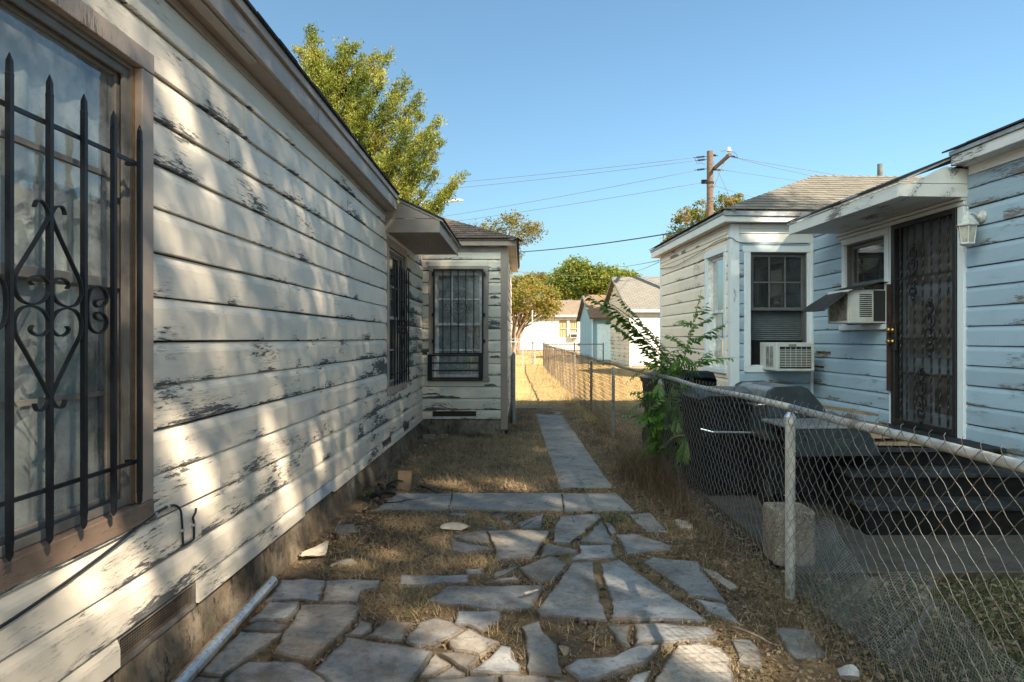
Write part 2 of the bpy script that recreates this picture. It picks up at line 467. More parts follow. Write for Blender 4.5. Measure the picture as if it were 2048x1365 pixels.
def concrete(name, lo, hi, agg=0.0, sc_=1.0):
    t = NT(name); v = t.obj(); ed = t.attr('edge')
    a = t.noise(v, 3 * sc_, 8, .7); b = t.noise(v, 45 * sc_, 6, .7)
    c = t.mix(t.ss(a, .3, .7), lo, hi)
    c = t.mix(t.ma('MULTIPLY', t.ss(b, .5, .75), .45), c, tuple(x * .45 for x in lo))
    if not agg:
        em = t.ss(t.ma('ADD', ed, t.ma('MULTIPLY', t.ma('SUBTRACT', t.noise(v, 9, 8, .75), .5), 1.7)), .5, 1.1)
        c = t.mix(t.ma('MULTIPLY', em, .7), c, (.13, .10, .07))
        st = t.ss(t.noise(v, 1.6, 9, .75), .5, .66)
        c = t.mix(t.ma('MULTIPLY', st, .5), c, tuple(x * .5 for x in lo))
        ck = t.ss(t.ma('ABSOLUTE', t.ma('SUBTRACT', t.noise(v, 1.1, 5, .6), .5)), .004, .0)
        c = t.mix(ck, c, (.04, .034, .028))
    h = t.ma('ADD', t.ma('MULTIPLY', b, .5), a)
    if agg:
        d = t.vor(v, 70, 'F1'); cc = t.vor(v, 70, 'F1', 'Color')
        c = t.mix(t.ss(d, .45, .15), c, t.mix(.72, cc, hi))
        h = t.ma('SUBTRACT', h, t.ma('MULTIPLY', d, agg))
    return t.set(c, .9, None, t.bump(h, .8, .01), .2)
M['concrete'] = concrete('walk_concrete', (.23, .22, .205), (.36, .345, .32))
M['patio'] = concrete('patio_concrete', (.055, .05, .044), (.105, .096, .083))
M['aggregate'] = concrete('pebble_concrete', (.14, .12, .095), (.30, .265, .215), .8)
M['curb'] = concrete('broken_concrete', (.25, .2, .15), (.38, .31, .24))

def found_mat():
    t = NT('foundation_stucco'); v = t.obj()
    a = t.noise(v, 2.2, 8, .72, .6); b = t.noise(v, 22, 8, .75)
    c = t.ramp(a, [(.34, (.075, .055, .038)), (.5, (.20, .155, .11)), (.66, (.34, .28, .21))])
    s_ = t.noise(t.vmul(v, (3, 3, 1.2)), 6, 8, .75)
    c = t.mix(t.ss(s_, .52, .66), c, (.045, .042, .038))
    z = t.sep(v)[2]
    c = t.mix(t.ma('MULTIPLY', t.ss(t.noise(v, 5, 6, .7), .58, .66), .6), c, (.11, .12, .075))
    return t.set(c, .95, None, t.bump(t.ma('ADD', a, t.ma('MULTIPLY', b, .6)), 1.0, .03), .15)
M['found'] = found_mat()

def shingle_mat(name, lo, hi):
    t = NT(name); v = t.obj(); r = t.rnd()
    g = t.noise(v, 160, 2); a = t.noise(v, 5, 6, .7)
    c = t.mix(t.ma('ADD', t.ma('MULTIPLY', r, .6), t.ma('MULTIPLY', a, .4)), lo, hi)
    c = t.mix(t.ma('MULTIPLY', t.ss(g, .4, .65), .35), c, tuple(x * .5 for x in lo))
    return t.set(c, .95, None, t.bump(g, .6, .004), .15)
M['shingle_grey'] = shingle_mat('grey_shingle', (.125, .115, .10), (.215, .198, .172))
M['shingle_brown'] = shingle_mat('brown_shingle', (.12, .088, .068), (.21, .155, .12))
M['shingle_dark'] = shingle_mat('dark_shingle', (.035, .035, .038), (.06, .06, .062))
def far_roof(name, lo, hi, ax=(1, 1, 1)):
    t = NT(name); v = t.obj()
    br = t.nd('TexBrick'); t.put(br.inputs['Vector'], t.vmul(v, ax))
    br.inputs['Scale'].default_value = 1.0; br.inputs['Brick Width'].default_value = .3; br.inputs['Row Height'].default_value = .145
    br.inputs['Mortar Size'].default_value = .012
    t.put(br.inputs['Color1'], lo); t.put(br.inputs['Color2'], hi); t.put(br.inputs['Mortar'], tuple(x * .4 for x in lo))
    c = t.mix(t.ma('MULTIPLY', t.noise(v, 3, 6, .7), .5), br.outputs[0], tuple(x * .6 for x in hi))
    return t.set(c, .95, None, t.bump(br.outputs['Fac'], .5, -.01), .15)

def grassmat(name, cols, trans=.25):
    return leafmat(name, cols, 2.5, trans, .7)
M['straw'] = grassmat('dry_straw', [(.13, .095, .06), (.30, .215, .125), (.48, .36, .205), (.60, .47, .29)])
M['straw_far'] = grassmat('sunburnt_grass', [(.27, .18, .085), (.44, .32, .16), (.56, .44, .25)])
M['greengrass'] = grassmat('green_grass', [(.035, .06, .018), (.07, .10, .03), (.15, .16, .06)])
M['weed'] = grassmat('dead_weed', [(.065, .045, .028), (.15, .10, .06), (.27, .20, .125)])
M['litter'] = grassmat('leaf_litter', [(.06, .04, .028), (.15, .095, .055), (.28, .20, .13), (.34, .27, .19)])
M['leaf_cedar'] = leafmat('cedar_foliage', [(.035, .062, .013), (.095, .13, .022), (.21, .235, .037), (.30, .275, .055)], 1.2, .35)
M['leaf_oak'] = leafmat('oak_leaf', [(.05, .08, .016), (.12, .16, .026), (.24, .25, .05)], .7)
M['leaf_myrtle'] = leafmat('myrtle_leaf', [(.10, .12, .022), (.19, .20, .038), (.28, .235, .055), (.31, .17, .055)], 1.0)
M['leaf_small'] = leafmat('small_tree_leaf', [(.07, .085, .022), (.15, .15, .04), (.28, .19, .06)], 1.5)
M['leaf_autumn'] = leafmat('autumn_leaf', [(.045, .075, .018), (.10, .135, .025), (.20, .19, .04), (.30, .15, .05)], 1.1)
M['leaf_sapling'] = leafmat('sapling_leaf', [(.03, .075, .016), (.07, .16, .026), (.16, .28, .05)], 3.0, .4, .42)
M['leaf_shade'] = leafmat('shade_tree_leaf', [(.05, .08, .02), (.09, .13, .03), (.14, .17, .04)], 1.0, .4)

# ------------------------------------------------------------------ builders
Zv = Vector((0, 0, 1))
PROF = [(0, .019), (.015, .022), (.72, .021), (.80, .0175), (.875, .0115), (.93, .008), (.966, .005)]
def prof_clip(f0, f1):
    pts = []
    for (z, d) in PROF:
        pts.append((z, d))
    top = PROF[-1][0]
    f1 = min(f1, top)
    def at(z):
        for (za, da), (zb, db) in zip(PROF, PROF[1:]):
            if za <= z <= zb: return da + (db - da) * (z - za) / (zb - za)
        return PROF[-1][1]
    out = [(f0, at(f0))] + [(z, d) for z, d in PROF if f0 < z < f1] + [(f1, at(f1))]
    return out

def clap(th, fr, L, z0, z1, pitch, zoff, openings, mat, joints=None, name='clapboard', matf=None, seglen=2.6):
    """Drop siding, one object per board. fr = (O, A, N): corner, direction along, direction outward."""
    O, A, N = fr
    k0 = int(math.floor((z0 - zoff) / pitch)); k1 = int(math.ceil((z1 - zoff) / pitch))
    for k in range(k0, k1):
        zb = zoff + k * pitch; zt = zb + pitch
        za, zc = max(zb, z0), min(zt, z1)
        if zc - za < .02: continue
        cuts = [0, L]
        x = -R.uniform(0, seglen)
        while x < L:
            x += R.uniform(seglen * .7, seglen * 1.5)
            if .3 < x < L - .3: cuts.append(x)
        for (a0, a1, b0, b1) in openings:
            if b0 < zc and b1 > za:
                cuts += [max(0, min(L, a0)), max(0, min(L, a1))]
        cuts = sorted(set(cuts))
        for a0, a1 in zip(cuts, cuts[1:]):
            if a1 - a0 < .012: continue
            mid = (a0 + a1) / 2
            spans = [(za, zc)]
            for (p0, p1, b0, b1) in openings:
                if p0 < mid < p1:
                    ns = []
                    for (s0, s1) in spans:
                        if b1 <= s0 or b0 >= s1: ns.append((s0, s1)); continue
                        if b0 - s0 > .012: ns.append((s0, b0))
                        if s1 - b1 > .012: ns.append((b1, s1))
                    spans = ns
            for (s0, s1) in spans:
                pr = prof_clip((s0 - zb) / pitch, (s1 - zb) / pitch)
                if len(pr) < 2 or pr[-1][0] - pr[0][0] < .03: continue
                jd, jz, tilt = R.uniform(-.0015, .003), R.uniform(-.002, .002), R.uniform(-.003, .003)
                g = .0012
                n = 1 if a1 - a0 < .5 else 3
                st = []
                for i in range(n + 1):
                    st.append((a0 + g + (a1 - a0 - 2 * g) * i / n, R.uniform(-.0015, .0015), R.uniform(-.0012, .0012)))
                mb = MB(); vs_ = []; uv = []; m = len(pr) + 2
                uo = R.uniform(0, 50)
                for (x, wz, wd) in st:
                    tl = tilt * ((x - a0) / (a1 - a0) - .5)
                    for (fz, d) in pr:
                        vs_.append(O + A * x + N * (d + jd + wd) + Zv * (zb + fz * pitch + jz + wz + tl)); uv.append((x + uo, fz))
                    for fz in (pr[-1][0], pr[0][0]):
                        vs_.append(O + A * x + N * -.004 + Zv * (zb + fz * pitch + jz)); uv.append((x + uo, fz))
                fs = []
                flip = A.cross(Zv).dot(N) < 0
                for i in range(n):
                    for q in range(m):
                        f = (i*m+q, (i+1)*m+q, (i+1)*m+(q+1) % m, i*m+(q+1) % m)
                        fs.append(f[::-1] if flip else f)
                c0 = tuple(range(m - 1, -1, -1)); c1 = tuple(range(n*m, (n+1)*m))
                fs += [c0[::-1] if flip else c0, c1[::-1] if flip else c1]
                fs = [f[::-1] for f in fs] if False else fs
                mb.add(vs_, fs, uv)
                mm = matf(mid, (s0 + s1) / 2) if matf else mat
                P(th, name, mb, mm)

def wallpanel(th, fr, L, z0, z1, openings, mat, d0=-.10, d1=-.006, name='wall'):
    """The sheathing behind the boards, with the window openings left out."""
    xs = sorted(set([0, L] + [min(max(v, 0), L) for o in openings for v in o[:2]]))
    zs = sorted(set([z0, z1] + [min(max(v, z0), z1) for o in openings for v in o[2:]]))
    mb = MB()
    for a0, a1 in zip(xs, xs[1:]):
        for b0, b1 in zip(zs, zs[1:]):
            if a1 - a0 < 1e-4 or b1 - b0 < 1e-4: continue
            cx, cz = (a0 + a1) / 2, (b0 + b1) / 2
            if any(o[0] < cx < o[1] and o[2] < cz < o[3] for o in openings): continue
            mb.obox(fr, a0, a1, d0, d1, b0, b1)
    return P(th, name, mb, mat)

def window(th, O, A, N, w, h, cas=.09, mc='taupe', ms='sash', glass='glass', upper=(1, 2), lower=(1, 2), sill=True, inside='curtain',
           head=.0, lowpanel=None, screen=False, wood=False, depth=.075, bars=None, label=None, room=1.1, head_w=None, mb_=None):
    """A double-hung window: casing, jamb, two sashes with muntins, panes, and what hangs behind it."""
    fr = (O, A, N)
    hw = head_w or cas
    cz = MB()
    cz.obox(fr, 0, cas, 0, .034, (.06 if sill else cas), h - hw - .002)
    cz.obox(fr, w - cas, w, 0, .034, (.06 if sill else cas), h - hw - .002)
    cz.obox(fr, -head, w + head, 0, .037, h - hw, h)
    win = P(th, 'window', cz, M[mc], bevel=.003, label=label)
    if not sill:
        q = MB(); q.obox(fr, 0, w, 0, .036, 0, cas - .002); P(win, 'apron_casing', q, M[mb_ or mc], bevel=.003)
        q = MB(); q.add([O + A * x + N * d_ + Zv * z for x, d_, z in ((cas, -.001, cas - .01), (w - cas, -.001, cas - .01), (w - cas, -.12, cas + .03), (cas, -.12, cas + .03), (cas, -.001, cas - .04), (w - cas, -.001, cas - .04), (w - cas, -.12, cas - .04), (cas, -.12, cas - .04))], [(0,1,2,3),(4,7,6,5),(0,4,5,1),(1,5,6,2),(2,6,7,3),(3,7,4,0)]); P(win, 'sill', q, M[mb_ or mc])
    i0, i1, b0, b1 = cas, w - cas, (.055 if sill else cas), h - hw
    if sill:
        s = MB(); s.obox(fr, -.02, w + .02, -depth - .03, .06, -.005, .056)
        P(win, 'sill', s, M[mc], bevel=.004)
    j = MB(); t = .018
    j.obox(fr, i0 - .012, i0 + t, -.12, -.0005, b0, b1); j.obox(fr, i1 - t, i1 + .012, -.12, -.0005, b0, b1)
    j.obox(fr, i0 + t, i1 - t, -.12, -.001, b1 - t, b1 + .012)
    P(win, 'jamb', j, M[ms])
    if wood:
        for xa, xb in ((i0 - .002, i0 + .010), (i1 - .010, i1 + .002)):
            q = MB(); q.obox(fr, xa, xb, -.026, .004, b0 + .002, b1 - .002); P(win, 'window_stop', q, M['jamb'])
    x0, x1, y0, y1 = i0 + t + .001, i1 - t - .001, b0 + .002, b1 - t - .001
    mid = (y0 + y1) / 2 + .01
    def sash(z0, z1, dd, grid, gl):
        st = .042; f = MB()
        f.obox(fr, x0, x0 + st, dd - .03, dd, z0, z1); f.obox(fr, x1 - st, x1, dd - .03, dd, z0, z1)
        f.obox(fr, x0 + st, x1 - st, dd - .029, dd - .001, z0, z0 + st); f.obox(fr, x0 + st, x1 - st, dd - .029, dd - .001, z1 - st, z1)
        so_ = P(win, 'sash', f, M[ms], bevel=.003)
        nx, nz = grid
        for i in range(1, nx):
            x = x0 + st + (x1 - x0 - 2 * st) * i / nx
            q = MB(); q.obox(fr, x - .01, x + .01, dd - .026, dd - .004, z0 + st, z1 - st); P(win, 'muntin', q, M[ms])
        for i in range(1, nz):
            z = z0 + st + (z1 - z0 - 2 * st) * i / nz
            q = MB(); q.obox(fr, x0 + st, x1 - st, dd - .025, dd - .005, z - .01, z + .01); P(win, 'muntin', q, M[ms])
        for i in range(nx):
            for k in range(nz):
                g = MB()
                xa = x0 + st + (x1 - x0 - 2 * st) * i / nx; xb = x0 + st + (x1 - x0 - 2 * st) * (i + 1) / nx
                za = z0 + st + (z1 - z0 - 2 * st) * k / nz; zb = z0 + st + (z1 - z0 - 2 * st) * (k + 1) / nz
                e = R.uniform(-.0012, .0012)
                vs_ = [O + A * x + N * (dd - .016 + q_) + Zv * z for x, z, q_ in ((xa, za, 0), (xb, za, e), (xb, zb, 0), (xa, zb, -e))]
                g.add(vs_, [(0, 1, 2, 3)])
                P(win, 'pane', g, M[gl])
    sash(mid - .02, y1, -depth + .035, upper, glass)
    if lowpanel:
        zp0, zp1 = lowpanel
        q = MB(); q.obox(fr, x0, x1, -depth - .02, -depth, zp0, mid - .02); P(win, 'plywood_panel', q, M['board_dark'])
        q = MB(); q.obox(fr, x0, x1, -depth, -depth + .012, (zp0 + mid) / 2 + .03, (zp0 + mid) / 2 + .04); P(win, 'panel_batten', q, M['board_dark'])
    else:
        sash(y0, mid + .02, -depth, lower, glass)
    if screen:
        q = MB(); st = .03; dd = -.014
        q.obox(fr, x0, x0 + st, dd - .012, dd, y0, y1); q.obox(fr, x1 - st, x1, dd - .012, dd, y0, y1)
        q.obox(fr, x0 + st, x1 - st, dd - .012, dd, y0, y0 + st); q.obox(fr, x0 + st, x1 - st, dd - .012, dd, y1 - st, y1)
        P(win, 'storm_frame', q, M['sash_grey'] if screen != 'dark' else M['screen_frame'])
    if inside in ('curtain', 'blind'):
        q = MB(); n = 46; dd = -depth - .065
        rows = []
        for i in range(n + 1):
            x = x0 - .02 + (x1 - x0 + .04) * i / n
            o_ = .022 * math.sin(i * .95 + 1.2 * math.sin(i * .21)) if inside == 'curtain' else (.0)
            rows.append((x, o_))
        if inside == 'curtain':
            vs_ = [O + A * x + N * (dd + o_ * s_) + Zv * z for z, s_ in ((y0 - .03, 1.4), (y0 + .6, 1.1), (y1 + .02, .7)) for x, o_ in rows]
            q.add(vs_, [(r_ * (n+1) + i, r_ * (n+1) + i + 1, (r_+1) * (n+1) + i + 1, (r_+1) * (n+1) + i) for r_ in range(2) for i in range(n)])
            P(win, 'curtain', q, M['curtain'], smooth=True)
        else:
            z = y0
            while z < y1:
                q.add([O + A * x + N * (dd + d_) + Zv * (z + e) for x, d_, e in ((x0, .012, 0), (x1, .012, 0), (x1, -.012, .022), (x0, -.012, .022))], [(0, 1, 2, 3)]); z += .027
            P(win, 'blind', q, M['blind'])
    # the dim room behind
    q = MB()
    e = .25 if room > .6 else .05
    r0, r1, r2, r3 = i0 - e, i1 + e, b0 - e, b1 + .1
    q.obox(fr, r0, r1, -room - .02, -room, r2, r3)
    q.obox(fr, r0 - .02, r0, -room, -.125, r2, r3); q.obox(fr, r1, r1 + .02, -room, -.125, r2, r3)
    q.obox(fr, r0, r1, -room, -.125, r2 - .02, r2); q.obox(fr, r0, r1, -room, -.125, r3, r3 + .02)
    P(th, 'interior_wall', q, M['interior'])
    return win

SC_MAIN = [(-85,1000),(-75,1035),(-55,1045),(-30,1030),(-14,1000),(-9,965),(-60,850),(-130,710),(-175,620),(-187,560),(-180,510),(-150,465),(-95,450),(-38,475),(-8,530),(-8,575),(-30,605),(-60,617),(-95,602),(-107,578),(-95,560)]
SC_SIDE = [(95,372),(66,384),(54,405),(68,427),(100,418),(122,372),(108,315),(72,292),(34,318),(18,370),(14,445)]
def grille(win, O, A, N, ys, zb, zt, rails, centre, zc, d=.075, spear=True, scroll=1.0, r=.0084, side=True, mat='iron'):
    """Wrought-iron window guard: square pickets, rails, mirrored scrolls about the middle picket."""
    fr = (O, A, N)
    gr = bpy.data.objects.new('window_grille', None); col.objects.link(gr); gr.parent = win.parent; gr.empty_display_size = .1
    for z in rails:
        mb = MB(); mb.obox(fr, ys[0], ys[-1], d - .022, d - .0118, z - .007, z + .007)
        P(gr, 'rail', mb, M[mat])
        for yy in (ys[0], ys[-1]):
            mb = MB(); mb.obox(fr, yy - .008, yy + .008, .03, d - .023, z - .007, z + .007); P(gr, 'bracket', mb, M[mat])
    for y in ys:
        b = MB(); a = r * (1 + R.uniform(-.04, .04)); lean = R.uniform(-.003, .003)
        b.obox(fr, y - a, y + a, d - 2 * a + .003, d + .003, zb + (.06 if spear else 0), zt - (.07 if spear else 0))
        if spear:
            for (za, zz, s_) in ((zt - .07, zt, 1), (zb + .06, zb, -1)):
                n0 = len(b.v)
                q = lambda x, dd, z: O + A * (y + x) + N * (d - a + .003 + dd) + Zv * z
                p = [(-a, -a), (a, -a), (a, a), (-a, a)]
                lv = [(1, za), (1.06, za + s_ * .004), (.92, za + s_ * .012), (.86, za + s_ * .045), (.12, zz)]
                vs_ = [q(x * k, dd * k, z) for k, z in lv for x, dd in p]
                b.add(vs_, [(i*4+j, i*4+(j+1) % 4, (i+1)*4+(j+1) % 4, (i+1)*4+j) for i in range(4) for j in range(4)] + [(16, 17, 18, 19)])
        P(gr, 'bar', b, M[mat])
    yc = ys[centre]
    def put(pts, kx, y0_, sx, sz):
        q = [O + A * (y0_ + sx * x * kx * scroll) + N * (d - .004) + Zv * (zc - sz * (v - 445) * .000556 * scroll) for x, v in pts]
        b = MB(); b.tube(crom(q, 4), .004, flat=(.005, .014), out=N); P(gr, 'scroll', b, M[mat])
    sp = ys[1] - ys[0]
    for sz in (1, -1):
        for sx in (1, -1):
            put(SC_MAIN, .0008 * sp / .165, yc, sx, sz)
            if side: put([(x, v) for x, v in SC_SIDE], .001 * sp / .165, yc + sx * sp, sx, -sz)
    return gr

def clip_poly(pts, n, c):
    """Keep the part of a 2D polygon where n.p <= c."""
    out = []
    for i in range(len(pts)):
        a, b = pts[i], pts[(i + 1) % len(pts)]
        da, db = n[0]*a[0]+n[1]*a[1]-c, n[0]*b[0]+n[1]*b[1]-c
        if da <= 0: out.append(a)
        if da * db < 0:
            t = da / (da - db); out.append((a[0]+(b[0]-a[0])*t, a[1]+(b[1]-a[1])*t))
    return out

def shingles(th, O, E, S, L, H, clips, mat, expo=.142, tab=.305, name='shingle'):
    """Shingle tabs on a roof plane: O eave corner, E along the eave, S up the slope (unit vectors)."""
    n = E.cross(S).normalized()
    if n.z < 0: n = -n
    rows = int(math.ceil(H / expo))
    for r in range(rows):
        x = -tab * ((r % 2) * .5 + .12 * (r % 3))
        while x < L:
            g = .004
            pts = [(x + g, r * expo), (x + tab - g, r * expo), (x + tab - g, (r + 1) * expo + .03), (x + g, (r + 1) * expo + .03)]
            for cn, cc in clips + [((-1, 0), 0), ((1, 0), L), ((0, 1), H)]:
                pts = clip_poly(pts, cn, cc)
                if len(pts) < 3: break
            if len(pts) >= 3:
                area = abs(sum(a[0]*b[1]-b[0]*a[1] for a, b in zip(pts, pts[1:] + pts[:1]))) / 2
                if area > .003:
                    lift = R.uniform(0, .0025)
                    def pos(p, up): return O + E * p[0] + S * p[1] + n * (.011 - .009 * ((p[1] - r * expo) / expo) + up + lift)
                    k = len(pts); mb = MB()
                    mb.add([pos(p, 0) for p in pts] + [pos(p, .006) for p in pts],
                           [tuple(range(k))[::-1], tuple(range(k, 2 * k))] + [(i, (i+1) % k, (i+1) % k + k, i + k) for i in range(k)])
                    P(th, name, mb, mat)
            x += tab

def blades(p, ln, wd, az, lean, bend=.4, nseg=2):
    """Grass blades as arrays: roots p (n,3), length, width, heading, lean from upright (radians)."""
    n = len(p)
    d = np.stack([np.cos(az), np.sin(az), np.zeros(n)], 1)
    s = np.stack([-np.sin(az), np.cos(az), np.zeros(n)], 1)
    vs_ = []
    cur = p.copy(); ang = lean.copy()
    for i in range(nseg + 1):
        k = 1 - i / nseg
        if i < nseg:
            vs_ += [cur - s * (wd * k / 2)[:, None], cur + s * (wd * k / 2)[:, None]]
        else: vs_ += [cur]
        st = (ln / nseg)[:, None]
        cur = cur + (d * np.sin(ang)[:, None] + np.array((0, 0, 1)) * np.cos(ang)[:, None]) * st
        ang = ang + bend
    V = np.stack(vs_, 1).reshape(-1, 3)
    m = 2 * nseg + 1
    base = (np.arange(n) * m)[:, None]
    tri = []
    for i in range(nseg - 1):
        tri += [(2*i, 2*i+1, 2*i+3), (2*i, 2*i+3, 2*i+2)]
    tri += [(2*nseg-2, 2*nseg-1, 2*nseg)]
    Fc = np.concatenate([base + np.array(t_)[None, :] for t_ in tri], 0)
    tint = np.repeat(NR.random(n), m)
    return V, Fc, tint

def quads(c, ax, up, la, lb, point=True):
    """Leaf-shaped quads (diamonds): centres c, long axis ax, other axis up, half-lengths."""
    n = len(c)
    if point: vs_ = [c - ax * la[:, None], c + up * lb[:, None] - ax * (la * .15)[:, None], c + ax * la[:, None], c - up * lb[:, None] - ax * (la * .15)[:, None]]
    V = np.stack(vs_, 1).reshape(-1, 3)
    Fc = (np.arange(n) * 4)[:, None] + np.arange(4)[None, :]
    return V, Fc, np.repeat(NR.random(n), 4)

def unit(a): return a / np.maximum(np.linalg.norm(a, axis=1, keepdims=True), 1e-9)
def randu(n): return unit(NR.normal(size=(n, 3)))

def crown_leaves(blobs, nclump, per, spread, leaf, shell=.55, flat=.6):
    """Leaf centres in clumps spread through ellipsoids (cx,cy,cz,rx,ry,rz,weight)."""
    wts = np.array([b[6] for b in blobs], float); wts /= wts.sum()
    cs = []
    for b, k in zip(blobs, NR.multinomial(nclump, wts)):
        u = randu(k); r = NR.random(k) ** (1 / 3.0); r = shell + (1 - shell) * r if shell > 0 else r
        r = np.where(NR.random(k) < .3, NR.random(k) ** .4, r)
        r = r * NR.uniform(.86, 1.1, k)
        cs.append(np.array(b[:3]) + u * r[:, None] * np.array(b[3:6]))
    cs = np.concatenate(cs)
    sz = NR.uniform(.5, 1.3, len(cs)) * spread
    c = np.repeat(cs, per, 0) + NR.normal(size=(len(cs) * per, 3)) * np.repeat(sz, per)[:, None] * np.array((1, 1, flat)) * .55
    n = len(c)
    ax = unit(NR.normal(size=(n, 3)) * np.array((1, 1, .6)))
    up = unit(np.cross(ax, randu(n)))
    la = leaf * NR.uniform(.6, 1.3, n); lb = la * NR.uniform(.4, .6, n)
    V, Fc, _ = quads(c, ax, up, la, lb)
    tint = np.repeat(np.clip(np.repeat(NR.random(len(cs)), per) * .6 + NR.random(n) * .4, 0, 1), 4)
    return V, Fc, tint, cs

def seg_tubes(Pa, Pb, r, k=4):
    d = unit(Pb - Pa)
    ref = np.where(np.abs(d[:, 2:3]) < .9, np.array([[0, 0, 1.]]), np.array([[1., 0, 0]]))
    a = unit(np.cross(d, ref)); b = np.cross(d, a)
    vs_ = []
    for Q in (Pa, Pb):
        for i in range(k):
            t = 2 * math.pi * i / k
            vs_.append(Q + a * (math.cos(t) * r) + b * (math.sin(t) * r))
    V = np.stack(vs_, 1).reshape(-1, 3)
    base = (np.arange(len(Pa)) * 2 * k)[:, None]
    Fc = np.concatenate([base + np.array([i, (i+1) % k, k + (i+1) % k, k + i])[None, :] for i in range(k)], 0)
    return V, Fc

def chainlink(p0, p1, zb, zt, D=.07, H=.075, r=.0019, k=4, top=True, wav=.006):
    """Woven wire between two plan points: zb, zt functions of the distance along. Returns tube arrays."""
    p0, p1 = np.array(p0[:2], float), np.array(p1[:2], float)
    L = np.linalg.norm(p1 - p0); A = (p1 - p0) / L; N = np.array((-A[1], A[0]))
    nc = int(L / (D / 2)); hz = zt - zb; nr = int(round(hz / (H / 2)))
    I, J = np.meshgrid(np.arange(nc), np.arange(nr), indexing='ij'); I = I.ravel(); J = J.ravel()
    odd = (I + J) % 2
    x0 = (I + odd) * D / 2; x1 = (I + 1 - odd) * D / 2
    z0 = zb + J * hz / nr; z1 = zb + (J + 1) * hz / nr
    sgn = np.where(J % 2 == 0, 1., -1.)
    rn = lambda x, z: wav * np.sin(x * 2.1 + z * 3.3) + wav * .6 * np.sin(x * 5.7 - z * 4.1)
    def pt(x, z, o):
        q = o + rn(x, z)
        return np.stack([p0[0] + A[0]*x + N[0]*q, p0[1] + A[1]*x + N[1]*q, z], 1)
    xm, zm = (x0 + x1) / 2, (z0 + z1) / 2
    a, m, b = pt(x0, z0, 0 * x0), pt(xm, zm, sgn * r * 2.2), pt(x1, z1, 0 * x0)
    Pa = np.concatenate([a, m]); Pb = np.concatenate([m, b])
    if top:                                             # twisted barbs over the rail
        i = np.arange(nr % 2, nc, 2); nc = len(i); x = i * D / 2; z = np.full(nc, zt)
        j = NR.uniform(-.012, .012, nc)
        Pa = np.concatenate([Pa, pt(x, z, 0 * x), pt(x + j * .3, z + .022, 0 * x + .004)])
        Pb = np.concatenate([Pb, pt(x + j * .3, z + .022, 0 * x + .004), pt(x + j, z + .034, 0 * x - .006)])
    return seg_tubes(Pa, Pb, r, k)
X3, Y3 = Vector((1, 0, 0)), Vector((0, 1, 0))
# ------------------------------------------------------------------ ground
def ground_z(x, y):
    x = np.asarray(x, float); y = np.asarray(y, float)
    return np.interp(y, [-60, 11, 20, 30, 38, 48, 60, 2000], [0, 0, .08, .13, .31, .40, .42, .6])
def gz(x, y): return float(ground_z(x, y))
xs = np.concatenate([np.linspace(-900, -12, 12), np.linspace(-11, -2.2, 14), np.arange(-2, 3.4, .06), np.linspace(3.5, 12, 16), np.linspace(14, 900, 14)])
ys = np.concatenate([np.linspace(-300, -4, 8), np.linspace(-3, 2.2, 10), np.arange(2.3, 17, .06), np.linspace(17.2, 60, 60), np.linspace(64, 1800, 24)])
GX, GY = np.meshgrid(xs, ys, indexing='ij')
fine = ((GX > -2) & (GX < 3.4) & (GY > 2.3) & (GY < 17)).astype(float)
GZ = ground_z(GX, GY) + fine * (.010 * np.sin(GX * 5.1 + 1.3 * np.sin(GY * 2.3)) * np.sin(GY * 4.3 + GX) + .007 * np.sin(GX * 13 + GY * 7) * np.sin(GY * 11 - GX * 5)) - .004
# a bare hollow among the flagstones, soil banked along the left foundation
GZ -= .03 * np.exp(-(((GX - .18) / .22) ** 2 + ((GY - 3.55) / .25) ** 2))
GZ += fine * .022 * np.exp(-((GX + 1.58) / .12) ** 2) * (GY > 4.9)
nx, ny = GX.shape
idx = np.arange(nx * ny).reshape(nx, ny)
fq = np.stack([idx[:-1, :-1], idx[1:, :-1], idx[1:, 1:], idx[:-1, 1:]], -1).reshape(-1, 4)
mesh_np('ground', np.stack([GX, GY, GZ], -1).reshape(-1, 3), fq, M['ground'], kind='structure', smooth=True)

